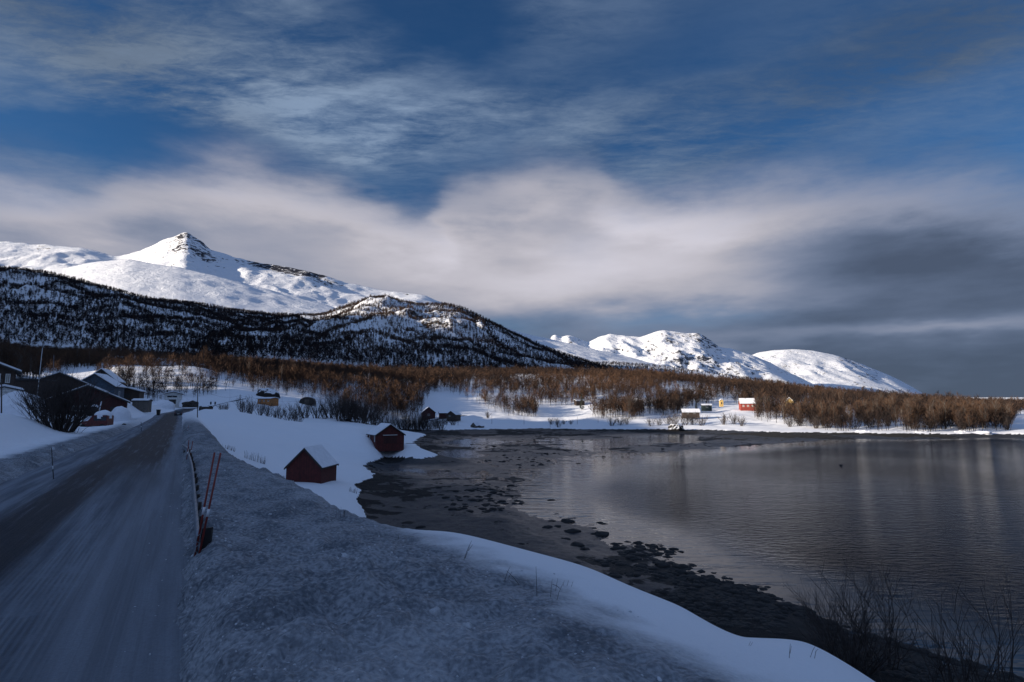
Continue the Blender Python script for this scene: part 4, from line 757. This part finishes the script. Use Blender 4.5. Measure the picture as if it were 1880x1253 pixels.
# storage tent
def at_g(px, py, Y): p = aty(px, py, Y); return (p[0], p[1], G(p[0], p[1]))
t = thing('storage_tent', 'dark rounded storage tent on the snow beside the far road', 'tent', aty(565, 741, 330), R(12)); mb = MB(); mb.prism([(4.2 * math.cos(R(a)), 3.6 * max(0, math.sin(R(a))) ** .8 - (.8 if a in (0, 180) else 0)) for a in range(0, 181, 15)], 'y', -4, 4); mb.build('cover', M['dark_trim'], t, False); MB().box(-1.2, -4.06, -.5, 1.2, -3.99, 2.2).build('door', M['grey_wood'], t)
# pier frame beside the boathouse
p0 = atz(741, 829, 1.55); p1_ = atz(772, 829, 1.55); t = thing('landing_frame', 'thin post-and-rail landing frame beside the red boathouse', 'landing', p0); v1 = Vector((p1_[0] - p0[0], p1_[1] - p0[1], 0)); hgt = 2.1
MB().box(-.4, -.5, -.12, v1.length + 1.8, .5, .04).build('deck', M['grey_wood'], t)
for q in (0, v1.length): MB().box(q - .07, -.07, -1.2, q + .07, .07, hgt).build('post', M['pole'], t)
MB().box(-.3, -.05, hgt - .12, v1.length + .9, .05, hgt).build('rail', M['pole'], t)

# ------------------------------------------------------------------ poles and wires
def pole(nm, lb, cat, px, pyb, pyt_, Y, r=.12, m='pole', lean=0.0, arm=0, group=None):
    p = aty(px, pyb, Y); z0 = min(p[2], G(p[0], p[1])) - .3; q = aty(px + lean, pyt_, Y); t = thing(nm, lb, cat, (p[0], p[1], z0), 0, group); top_ = (q[0] - p[0], 0, q[2] - z0)
    MB().tube([(0, 0, 0), top_], [r, r * .7], 8).build('shaft', M[m], t, True)
    if arm:
        MB().box(top_[0] - arm, -.08, top_[2] - .5, top_[0] + arm, .08, top_[2] - .35).build('crossarm', M[m], t)
        for s in (-.85, 0, .85): MB().tube([(top_[0] + s * arm, 0, top_[2] - .35), (top_[0] + s * arm, 0, top_[2] - .1)], .05, 6).build('insulator', M['trim'], t)
    return Vector((q[0], q[1], q[2] - .3))
w1_ = pole('utility_pole', 'dark utility pole left of the road beyond the grey shed', 'utility pole', 271, 765, 721, 172, .13, arm=0)
w2_ = pole('utility_pole', 'tall dark utility pole right of the road beyond the car', 'utility pole', 363, 761, 709, 160, .13)
w3_ = pole('utility_pole', 'dark utility pole at the left end of the valley bushes', 'utility pole', 441, 762, 725, 215, .14)
pole('flagpole', 'white leaning flagpole in front of the black barn', 'flagpole', 69, 715, 639, 95, .06, 'white_pole', lean=9)
pole('mast', 'thin grey mast behind the black barn', 'mast', 99, 700, 652, 170, .06, 'steel')
pole('flagpole', 'thin pale flagpole on the slope right of the tall utility pole', 'flagpole', 422, 742, 703, 290, .06, 'white_pole')
pole('flagpole', 'thin flagpole behind the right end of the orange shed', 'flagpole', 518, 742, 703, 300, .07, 'white_pole')
pole('lamp_post', 'white road lamp post right of the rounded tent', 'lamp post', 598, 752, 729, 290, .11, 'white_pole', arm=.7)
pole('lamp_post', 'thin dark post at the left picture edge before the porch', 'lamp post', 3, 768, 695, 62, .07)
pole('fence_post', 'thin post standing just right of the small brown cabin', 'post', 841, 784, 760, 318, .09)
for k, (px, a_, b_, Y) in enumerate([(903,775,762,345),(962,775,765,345),(1060,778,765,350),(1098,775,762,355),(1010,786,775,322)]): pole('fence_post', ('thin post in the shore field, number %s from the left' % ['one', 'two', 'four', 'five', 'three'][k]), 'post', px, a_, b_, Y, .09, group='posts across the shore field')
for k, (px, yb, yt, Y, lb) in enumerate([(342,662,637,520,'pale double-legged power pylon above the sunlit knoll'),(705,702,684,560,'pale crossarmed pylon rising from the orange-brown wood'),(538,735,715,380,'pale power pole at the wood edge above the far road')]):
    p = aty(px, yb, Y); t = thing('power_pylon', lb, 'pylon', (p[0], p[1], p[2] - 3)); h = aty(px, yt, Y)[2] - p[2] + 3
    for s in (-1.6, 1.6): MB().tube([(s, 0, 0), (s, 0, h)], [.17, .13], 6).build('leg', M['pole'], t)
    MB().box(-2.8, -.12, h - .9, 2.8, .12, h - .6).build('crossarm', M['grey_wood'], t)
def wire(a, b, sag, lb, r=.022):
    n = 14; t = []
    for i in range(n + 1): k = i / n; p = a.lerp(b, k); p.z -= sag * 4 * k * (1 - k); t.append(p)
    tag(MB().tube(t, r, 4).build('power_line', M['black']), lb, 'wire')
wire(w2_, w3_, 1.6, 'sagging wire from the tall pole to the pole by the bushes'); wire(w2_, w1_, 1.5, 'thin wire crossing above the road between two poles'); wire(w3_, Vector(aty(598, 731, 290)), 2.0, 'thin wire from the bush pole to the white lamp post')
# snow markers
def marker(pb, pt_, r, lb, band=.42, m='red_paint', grp='red snow marker poles'):
    pb = Vector(pb); pt_ = Vector(pt_); t = thing('snow_marker', lb, 'marker pole', pb, 0, grp); d = pt_ - pb; L = d.length
    MB().tube([d.normalized() * -.35, d], [r, r * .85], 8).build('shaft', M[m], t, True)
    MB().tube([d * band, d * (band + .14 / L)], [r * 1.12] * 2, 8).build('reflector_band', M['reflector'], t, True)
for k, (b_, t_, bd, lb) in enumerate([((358, 1018), (394, 831), .40, 'left pole of the near leaning red pair at the guard rail end'), ((366, 1020), (405, 832), .36, 'right pole of the near leaning red pair at the guard rail end')]):
    pb = atz(*b_, 10.25); pb = (pb[0], pb[1], G(pb[0], pb[1])); tp = aty(*t_, pb[1] + .05); marker(pb, tp, .020, lb, bd)
for px, yb, yt, Y, ln_, lb in ((343, 836, 808, 31, 4, 'left pole of the far thin red pair at the guard rail bend'), (349, 838, 810, 31.5, 5, 'right pole of the far thin red pair at the guard rail bend'), (344, 795, 782, 62, 2, 'tiny distant red pole beyond the far pair')):
    b_ = aty(px, yb, Y); marker((b_[0], b_[1], G(b_[0], b_[1])), aty(px + ln_, yt, Y), .022, lb, .3)
b_ = aty(100, 872, 24.5); marker((b_[0], b_[1], G(b_[0], b_[1])), aty(94.5, 822, 24.5), .018, 'thin dark pole with a white band on the left snowbank', .38, 'dark_trim')
b_ = aty(260, 789, 72); marker((b_[0], b_[1], G(b_[0], b_[1])), aty(259, 775, 72), .03, 'tiny dark pole on the left bank near the mailboxes', .5, 'dark_trim')
# guard rail
def road_pt(s, off, z):   # s metres along, off metres right of the right edge
    i = np.clip(np.searchsorted(cum, s) - 1, 0, len(seg) - 1); k = (s - cum[i]) / sl[i]; d = seg[i][:2] / sl[i]; p = RL[i, :2] + seg[i, :2] * k; n = np.array([d[1], -d[0]]); q = p + n * (HW + off); return Vector((q[0], q[1], z))
t = thing('guard_rail', 'snow-crusted steel guard rail curving along the right road edge', 'guard rail', road_pt(12, .75, 10.0)); o0 = t.location.copy()
ss_ = np.linspace(12.6, 44, 42); zt = 10.56; prof = [(0, .0), (.05, -.03), (.05, -.11), (0, -.15), (0, -.18), (.05, -.22), (.05, -.30), (0, -.33)]
v = []; f = []
for i, s in enumerate(ss_):
    o_ = .42 + .10 * math.sin((s - 12) * .10) - .25 * sstep(40, 44, s); a_ = road_pt(s, o_, 0); b2 = road_pt(s, o_ + 1, 0); n = (b2 - a_)
    for (q, z) in prof: v.append(Vector((a_.x, a_.y, zt + z - .05 * math.sin(s * .4))) - n * q - o0)
m_ = len(prof); f = [(i * m_ + k, i * m_ + k + 1, (i + 1) * m_ + k + 1, (i + 1) * m_ + k) for i in range(len(ss_) - 1) for k in range(m_ - 1)]
bo = link_mesh('rail_beam', v, f, M['steel'], t, True); md = bo.modifiers.new('thickness', 'SOLIDIFY'); md.thickness = .012
for i, s in enumerate(np.arange(13.2, 44, 2.0)):
    a_ = road_pt(s, .49 + .10 * math.sin((s - 12) * .10) - .25 * sstep(40, 44, s), 0) - o0; MB().box(a_.x - .03, a_.y - .03, -.4, a_.x + .03, a_.y + .03, zt - 10 - .06 + .03 * (i % 3)).build('post', M['pole'], t)
e0 = road_pt(12.75, .47, 0) - o0
MB().prism([(e0.x - .01, .16), (e0.x + .17, .30), (e0.x + .19, .72), (e0.x + .01, .70)], 'y', e0.y - .04, e0.y + .03).build('end_plate', M['black'], t)

# ------------------------------------------------------------------ vehicles, bins, heaps
def wheel(par, x, y, r=.33, w=.22):
    MB().tube([(x - w / 2, y, r), (x + w / 2, y, r)], r, 16).build('tyre', M['tyre'], par, True); MB().tube([(x - w / 2 - .01, y, r), (x + w / 2 + .01, y, r)], r * .55, 12).build('rim', M['steel'], par, True)
p = aty(327, 765.5, 158); t = thing('car', 'dark car driving away down the middle of the snowy road', 'car', (p[0], p[1], 10.52), R(30))
MB().prism([(-2.3, .35), (2.2, .35), (2.3, .8), (1.3, 1.0), (.6, 1.55), (-1.7, 1.6), (-2.25, 1.05), (-2.35, .6)], 'x', -.92, .92).build('body', M['car_paint'], t)
MB().add([(-.72, -2.27, 1.06), (.72, -2.27, 1.06), (.64, -1.76, 1.55), (-.64, -1.76, 1.55)], [(0, 1, 2, 3)]).build('rear_window', M['glass'], t)
for s in (-1, 1):
    MB().box(s * .78 - .12, -2.40, .82, s * .78 + .12, -2.26, 1.02).build('tail_lamp', M['tail'], t); MB().box(s * .93 - .01, -1.5, 1.02, s * .93 + .01, .7, 1.42).build('side_window', M['glass'], t)
    for y in (-1.4, 1.4): wheel(t, s * .82, y)
MB().box(-.26, -2.40, .62, .26, -2.33, .74).build('number_plate', M['trim'], t); MB().box(-.9, -2.42, .38, .9, -2.30, .58).build('bumper', M['black'], t)
def dome(nx, ny, sx, sy, sz, seed, rough=.12, flat=0.0):
    v = []; f = []
    for j in range(ny + 1):
        ph = math.pi / 2 * j / ny
        for i in range(nx): a_ = 2 * math.pi * i / nx; v.append([math.cos(a_) * math.cos(ph) * sx, math.sin(a_) * math.cos(ph) * sy, math.sin(ph) ** (1 + flat) * sz])
    v = np.array(v); d = fbm(v[:, 0] / sx * 1.4 + seed, v[:, 1] / sy * 1.4 + v[:, 2] / max(sz, .01), 4, seed); d2 = fbm(v[:, 0] / sx * 4 + seed, v[:, 1] / sy * 4, 3, seed + 4); v = v * (1 + rough * (d * 1.5 + d2 * .8))[:, None]; v[:nx, 2] -= sz * .5 + .1
    for j in range(ny):
        for i in range(nx): f.append((j * nx + i, j * nx + (i + 1) % nx, (j + 1) * nx + (i + 1) % nx, (j + 1) * nx + i))
    return v, f
p = aty(176, 790, 86); t = thing('van', 'parked dark red van with a thick snow cap and snowed-in bonnet', 'van', (p[0], p[1], p[2] + .25), R(8))
MB().prism([(-2.0, .35), (1.9, .35), (1.9, 1.85), (1.7, 1.95), (-.1, 1.95), (-.75, 1.15), (-1.9, .95), (-2.05, .7)], 'y', -.85, .85).build('body', M['van_paint'], t)
MB().box(.05, -.88, 1.15, .85, -.845, 1.72).build('side_window', M['glass'], t); MB().box(.95, -.88, 1.15, 1.75, -.845, 1.72).build('side_window', M['glass'], t)
MB().add([(-.77, -.7, 1.16), (-.77, .7, 1.16), (-.14, .62, 1.9), (-.14, -.62, 1.9)], [(0, 1, 2, 3)]).build('windscreen', M['glass'], t); MB().box(-1.8, -.87, .5, -1.5, -.84, .75).build('headlight', M['pane_pale'], t)
for x in (-1.35, 1.2): o = MB().tube([(x, -.9, .33), (x, .9, .33)], .33, 16).build('wheel', M['tyre'], t, True)
v, f = dome(24, 6, 1.15, .95, .75, 3, .08); o = link_mesh('snow_cap', v, f, M['roof_snow'], t, True, (.85, 0, 1.93)); v, f = dome(20, 5, .8, .85, .35, 5, .1); link_mesh('snow_cap', v, f, M['roof_snow'], t, True, (-1.2, 0, 1.0))
def heap(nm, lb, cat, px, py, Y, sx, sy, sz, seed, m='roof_snow', rough=.12, rz=0, kindm=None):
    q = aty(px, py, Y); v, f = dome(48, 16, sx, sy, sz, seed, rough); o = link_mesh(nm, v, f, M[m], None, True, (q[0], q[1], q[2] - .1)); o.rotation_euler = (0, 0, rz); tag(o, lb, cat); return o
heap('snow_pile', 'high round snow pile behind the bare bush at the left', 'snow pile', 34, 771, 78, 3.6, 3.0, 4.0, 2, rough=.07)
heap('snow_pile', 'pointed snow pile against the right end of the dark red house', 'snow pile', 221, 766, 104, 1.5, 2, 2.0, 4, rough=.06)
heap('snow_pile', 'low snow pile between the van and the left bank', 'snow pile', 140, 797, 78, 1.3, 1.6, .6, 6, rough=.1)
heap('snow_pile', 'snow pile leaning on the pale house at the bend', 'snow pile', 300, 747, 235, 4.5, 4, 2.6, 8, rough=.15)
heap('snow_pile', 'small sun-touched snow heap on dark scrap by the bend', 'snow pile', 345, 741, 262, 3.6, 3, 2.8, 9, rough=.2)
heap('scrap_heap', 'black scrap heap under the sunlit snow at the bend', 'scrap heap', 350, 744, 252, 3.2, 2, 1.7, 10, 'stone', .25)
M['heap'] = mat('snow_dusted_stones', f_mtn(.42, .55, .6, (.03, .027, .025)))
heap('stone_heap', 'big dark stone heap dusted with snow beside the far road', 'stone heap', 492, 733, 325, 7.0, 5, 6.6, 12, 'heap', .16); heap('stone_heap', 'low dark tail of the snow-dusted stone heap', 'stone heap', 468, 736, 315, 6, 3, 2.2, 13, 'heap', .3)
heap('boulder', 'big snow-topped boulder bank on the far shore below the bushes', 'boulder', 1241, 790, 300, 4.2, 3, 3.0, 15, 'heap', .25)
for k, (px, Y, sx) in enumerate([(1490,284,5),(1372,292,6),(1585,268,4),(1690,262,6),(1765,258,5),(1800,257,6),(1445,288,5),(1640,266,4)]): heap('snowy_boulder', 'low snow-covered rock along the sunlit far shoreline', 'boulder', px, 797 + (px - 1400) * .006, Y, sx, 3, 1.5 + .3 * (k % 3), 20 + k, 'roof_snow', .25)['group'] = 'snowy shoreline rocks'
def bin_(px, py, Y, lb): q = aty(px, py, Y); t = thing('wheelie_bin', lb, 'bin', q, R(20)); MB().add([(-.25, -.28, 0), (.25, -.28, 0), (.25, .28, 0), (-.25, .28, 0), (-.33, -.36, 1.1), (.33, -.36, 1.1), (.33, .36, 1.1), (-.33, .36, 1.1)], [(3, 2, 1, 0), (4, 5, 6, 7), (0, 1, 5, 4), (1, 2, 6, 5), (2, 3, 7, 6), (3, 0, 4, 7)]).build('bin_body', M['black'], t); MB().box(-.37, -.40, 1.1, .37, .42, 1.18).build('lid', M['black'], t); return t
bin_(290.5, 763, 118, 'black bin standing on the snow left of the road'); 
for px, lb in ((387, 'left one of two small dark bollards beside the far road'), (395, 'right one of two small dark bollards beside the far road')):
    q = aty(px, 742, 262); t = thing('bollard', lb, 'bollard', (q[0], q[1], q[2] - .3), 0, 'bollards by the far road'); MB().tube([(0, 0, 0), (0, 0, 1.25)], .34, 8).build('stem', M['black'], t, True); MB().tube([(0, 0, 1.25), (0, 0, 1.4)], [.34, .2], 8).build('cap', M['roof_snow'], t, True)
q = aty(227, 791, 84); t = thing('mailbox', 'dark mailbox on a post beside the left snowbank', 'mailbox', q, R(15)); MB().tube([(0, 0, -.3), (0, 0, .6)], .05, 6).build('stem', M['pole'], t); MB().prism([(-.22, .6), (.22, .6), (.22, .95), (0, 1.05), (-.22, .95)], 'y', -.2, .2).build('box', M['black'], t)
q = aty(229.5, 792, 82); t = thing('mailbox', 'lower dark mailbox tilted in the snow before the other', 'mailbox', q, R(35)); MB().tube([(0, 0, -.3), (0, 0, .2)], .05, 6).build('stem', M['pole'], t); MB().prism([(-.24, .1), (.24, .1), (.24, .45), (0, .55), (-.24, .45)], 'y', -.2, .2).build('box', M['black'], t)
q = aty(378, 752, 205); t = thing('retaining_wall', 'short dark retaining wall below the road right of the tall pole', 'wall', q, R(-10)); MB().prism([(-2.6, -.6), (2.4, -.6), (2.6, 1.2), (.5, 1.35), (-2.4, 1.1)], 'y', -.4, .4).build('wall', M['stone'], t)
v, f = dome(16, 4, 2.6, .5, .35, 44, .12); link_mesh('snow_cap', v, f, M['roof_snow'], t, True, (0, 0, 1.2))
# garden clutter before the dark red house
q = aty(178, 760, 98); t = thing('snowy_machine', 'snow-covered dark machine parked before the dark red house', 'machine', (q[0], q[1], q[2] - .3), R(20)); MB().prism([(-1.4, 0), (1.3, 0), (1.3, .7), (.2, .8), (0, 1.5), (-.9, 1.5), (-1.4, .8)], 'y', -.6, .6).build('body', M['black'], t); v, f = dome(16, 4, .6, .55, .35, 3, .1); link_mesh('snow_cap', v, f, M['roof_snow'], t, True, (-.45, 0, 1.5)); MB().tube([(.3, 0, .8), (.5, 0, 2.4)], .09, 6).build('boom', M['roof_snow'], t)
for x in (-.9, .8): MB().tube([(x, -.7, .25), (x, .7, .25)], .35, 14).build('wheel', M['tyre'], t, True)
q = aty(47, 705, 118); t = thing('shed', 'long dark shed with a thin snow line behind the round snow pile', 'shed', aty(47, 722, 112), R(10)); MB().box(-4, -1.5, -1, 4, 1.5, 2.4).build('wall', M['brown_wood'], t); MB().prism([(-4.3, 2.4), (4.3, 2.4), (4.2, 2.6), (0, 2.85), (-4.2, 2.6)], 'y', -1.8, 1.8).build('roof', M['roof'], t)

# ------------------------------------------------------------------ stones, weed, clods, stems
def lump(seed, m='weed', n=10, k=5):
    v, f = dome(n, k, 1, 1, .55, seed, .28); me = bpy.data.meshes.new('weed_rock'); me.from_pydata(v.tolist(), [], f); me.materials.append(M[m]); me.polygons.foreach_set('use_smooth', np.ones(len(me.polygons), bool)); return me
lm = [lump(60 + i, n=16, k=6) for i in range(6)]
RK = [(1050,978,27),(1137,947,11),(1107,961,16),(1091,969,13),(1042,957,26),(1067,953,14),(1023,968,14),(1005,970,18),(1038,992,18),(1105,981,30),(1132,959,9),(1148,971,10),(1121,973,9),(1160,985,12),(1196,1001,24),(1212,998,6),(1235,1012,17),(1251,1012,16),(1292,1008,8),(1317,1029,8),(1281,1039,13),(1312,1051,18),(1343,1061,12),(1328,1062,10),(1306,1066,24),(1365,1069,12),(1384,1076,20),(1402,1080,18),(1360,1082,20),(1438,1074,19),(1470,1059,12),(1378,1046,6),(1372,1049,5),(1433,1081,10),(1442,1083,8),(1452,1083,6),(1543,853,8),(1092,873,4),(1132,911,7),(1012,917,7),(1279,831,4),(1288,830,3),(1135,852,6),(1205,963,3),(1160,967,4),(1233,995,6),(955,963,9),(990,962,7),(1028,950,9),(1275,1066,26),(1250,1052,22),(1215,1040,24),(1060,1002,26),(1075,1010,20),(1333,1084,22),(1440,1115,24),(1460,1121,20),(1500,1143,26),(1690,1195,26),(1720,1205,22),(1745,1213,24),(1790,1222,26),(1660,1190,20),(1510,1095,9),(1535,1102,20),(1560,1106,18),(1850,1240,24),(1600,1170,24)]
for k, (px, py, wpx) in enumerate(RK):
    p = atz(px, py, .05); d = math.hypot(p[0], p[1]); s = wpx / F * d * .5; gz = max(G(p[0], p[1]), -.15)
    lb = {36: 'lone dark rock far out in the open grey water', 14: 'biggest weedy boulder at the water edge in mid-bay', 30: 'dark rock standing furthest from the near shore weed', 0: 'large weedy boulder at the inner end of the rock line', 1: 'small round dark rock in the bright calm water'}.get(k, ('small dark weedy stone standing clear of the shore in open shallow water' if wpx < 9 else 'mid-sized weed-covered rock at the inner bend of the near beach' if px < 1180 else 'mid-sized weed-covered rock along the beach edge in mid-bay' if px < 1400 else 'weed-covered rock at the water edge near the bare shrubs'))
    o = bpy.data.objects.new('weed_rock', lm[k % 6]); C.objects.link(o); hs_ = .55 if wpx > 15 or k in (1, 36, 30) else .38; o.location = (p[0], p[1], min(gz, .12) - .04 * s); o.scale = (s, s * (.75 + .4 * ((k * 7) % 5) / 5), s * hs_ * 1.3); o.rotation_euler = (0, 0, (k * .37) % .8 - .4); tag(o, lb, 'rock', 'weed-covered rocks in the shallows')
def scatter(name, P_, S_, H_, m, lb, cat, seed, n=7, k=3):
    tv = [dome(n, k, 1, 1, 1, seed + i, .3) for i in range(5)]; vs_, fs_ = [], []; off = 0
    for i in range(len(P_)):
        v, f = tv[i % 5]; a_ = i * 2.4; c, s_ = math.cos(a_), math.sin(a_); x = v[:, 0] * S_[i]; y = v[:, 1] * S_[i] * (.6 + .5 * ((i * 13) % 7) / 7)
        vs_.append(np.stack([x * c - y * s_ + P_[i][0], x * s_ + y * c + P_[i][1], v[:, 2] * H_[i] + P_[i][2]], 1)); fs_.append(np.array(f) + off); off += len(v)
    return tag(link_mesh(name, np.concatenate(vs_), np.concatenate(fs_), m, None, True), lb, cat, None, 'stuff')
rs = np.random.RandomState(77); n = 110000; u_ = rs.uniform(-.45, .95, n); y_ = np.exp(rs.uniform(math.log(22), math.log(240), n)); x_ = u_ * y_; z_, _, _, _, _, _, w_ = ground(x_, y_, True)
pxx, pyy = proj(x_, y_, z_); wd_ = fbm(x_ * .09, y_ * .09, 3, 73) + .75 * fbm(x_ * .45, y_ * .45, 3, 75); near_ = sstep(75, 40, y_) * .34
k = (z_ > -.12) & (z_ < 1.15) & (w_ > 3) & (rs.rand(n) < np.clip(wd_ * 2.2 + near_ - .15, 0, .8) * np.where(y_ > 62, .35, 1)) & ~((pxx > 700) & (pxx < 830) & (pyy > 850) & (pyy < 960) & (rs.rand(n) < .85))
idx = np.where(k)[0][:8000]; sz_ = rs.uniform(.26, .72, len(idx)) ** 2.6 * np.clip(y_[idx] / 42, .8, 1.5) * 1.1
scatter('seaweed', np.stack([x_, y_, z_ - .03], 1)[idx], sz_, sz_ * rs.uniform(.10, .45, len(idx)), M['weed'], 'black seaweed and small stones strewn over the tidal beach', 'seaweed', 80)
# loose clods on the ploughed bank
n = 60000; u_ = rs.uniform(-1.0, .75, n); y_ = np.exp(rs.uniform(math.log(2.6), math.log(40), n)); x_ = u_ * y_; z_, s__, _, _, _, rg, w_ = ground(x_, y_, True)
pr_ = rg * np.clip(.10 + .9 * np.maximum(fbm(x_ * .8, y_ * .8, 3, 83), 0) + .5 * ((w_ < 1.0) & (w_ > 0)), 0, 1) + .02 * (w_ < 0) * (w_ > -2.2) + .05 * (w_ > -.5) * (w_ <= 0); k = (rs.rand(n) < pr_ * .22) & (w_ < 9); idx = np.where(k)[0][:5500]
sz_ = rs.uniform(.008, .030, len(idx)) * (1 + 2.6 * (rs.rand(len(idx)) > .98)) * np.clip(y_[idx] / 12, .7, 2); zz_ = z_[idx]; on = w_[idx] < .05; sz_ = np.where(on, np.minimum(sz_, .018), sz_); zz_ = np.where(on, np.maximum(zz_, 9.99), zz_)
scatter('snow_clods', np.stack([x_[idx], y_[idx], zz_ - sz_ * .25], 1), sz_, sz_ * rs.uniform(.5, .95, len(idx)), M['clod'], 'loose snow clods strewn along the ploughed road bank', 'snow clods', 86)
# dry stems
def stems(px, pyb, segs, lb, r=.006, z=None, grp='dry stems in the near snow'):
    # walk the ray to where it meets the ground
    for Y in np.exp(np.linspace(math.log(3), math.log(140), 900)):
        p = aty(px, pyb, Y)
        if p[2] <= G(p[0], p[1]): break
    Y0 = p[1]; t = thing('dry_plant', lb, 'dry plant', p, 0, grp); mb = MB()
    for s in segs:
        pp = []
        for i, (a_, b_) in enumerate(s): q = aty(a_, b_, Y0 + .02 * i); pp.append((q[0] - p[0], q[1] - p[1], q[2] - p[2] - (.05 if i == 0 else 0)))
        mb.tube(pp, [r * Y0 / 14] * (len(pp) - 1) + [r * .5 * Y0 / 14], 4)
    mb.build('stalk', M['shrub'], t)
stems(850, 1028, [[(850, 1028), (858, 1010), (866, 993)], [(854, 1020), (862, 1004)], [(860, 1006), (868, 1000)]], 'short forked stem near the crest of the near snowbank')
stems(958, 1075, [[(958, 1075), (944, 1062), (930, 1048)], [(926, 1062), (932, 1050), (937, 1040)], [(934, 1054), (940, 1050)]], 'bent broken stem left of the tall upright stem')
stems(986, 1096, [[(986, 1096), (985, 1068), (984, 1040)]], 'tall straight upright stem in the near snow')
stems(1010, 1098, [[(1010, 1098), (1012, 1080), (1014, 1063)]], 'thin stem just right of the tall upright stem')
stems(1021, 1102, [[(1021, 1102), (1026, 1088), (1030, 1080)], [(1014, 1066), (1022, 1076), (1029, 1082), (1034, 1070)], [(1020, 1078), (1024, 1062)]], 'zigzag stem with small twigs at the snow edge')
stems(1050, 1078, [[(1038, 1080), (1044, 1066)], [(1046, 1080), (1052, 1068)], [(1032, 1078), (1036, 1066)]], 'row of tiny stems on the snow crest')
stems(1448, 1210, [[(1448, 1210), (1450, 1195), (1451, 1182)], [(1450, 1192), (1453, 1186)]], 'single short stem on the snow near the lower shrub')
stems(1486, 1208, [[(1484, 1208), (1492, 1195), (1498, 1184)], [(1494, 1206), (1498, 1196), (1502, 1192)]], 'tilted forked stems on the snow near the lower shrub')
stems(1372, 1186, [[(1372, 1184), (1378, 1178)], [(1374, 1184), (1382, 1179)]], 'tiny twig lying on the snow edge')
stems(720, 990, [[(730, 1002), (731, 990), (732, 984)]], 'tiny stem left of the crest bump')
for k, (px, pyb, n_s, wpx, hpx, lb) in enumerate([(468, 848, 40, 38, 18, 'longest row of dry grass poking through the snow above the shed'), (420, 826, 22, 22, 10, 'small dry grass tuft left of the longer grass row'), (625, 950, 10, 20, 22, 'dark twigs in the snow right below the shed'), (540, 878, 8, 20, 8, 'faint stems in the snow left of the shed'), (648, 905, 14, 14, 10, 'dry tuft at the snow edge beside the dark beach')]):
    rs2 = np.random.RandomState(k + 5); sg = [[(px + (j := rs2.uniform(-wpx / 2, wpx / 2)), pyb + j * .30), (px + j + rs2.uniform(-2, 3), pyb + j * .30 - hpx * rs2.uniform(.4, 1))] for _ in range(n_s)]
    stems(px, pyb, sg, lb, .0035, grp='dry tufts on the snowfield')
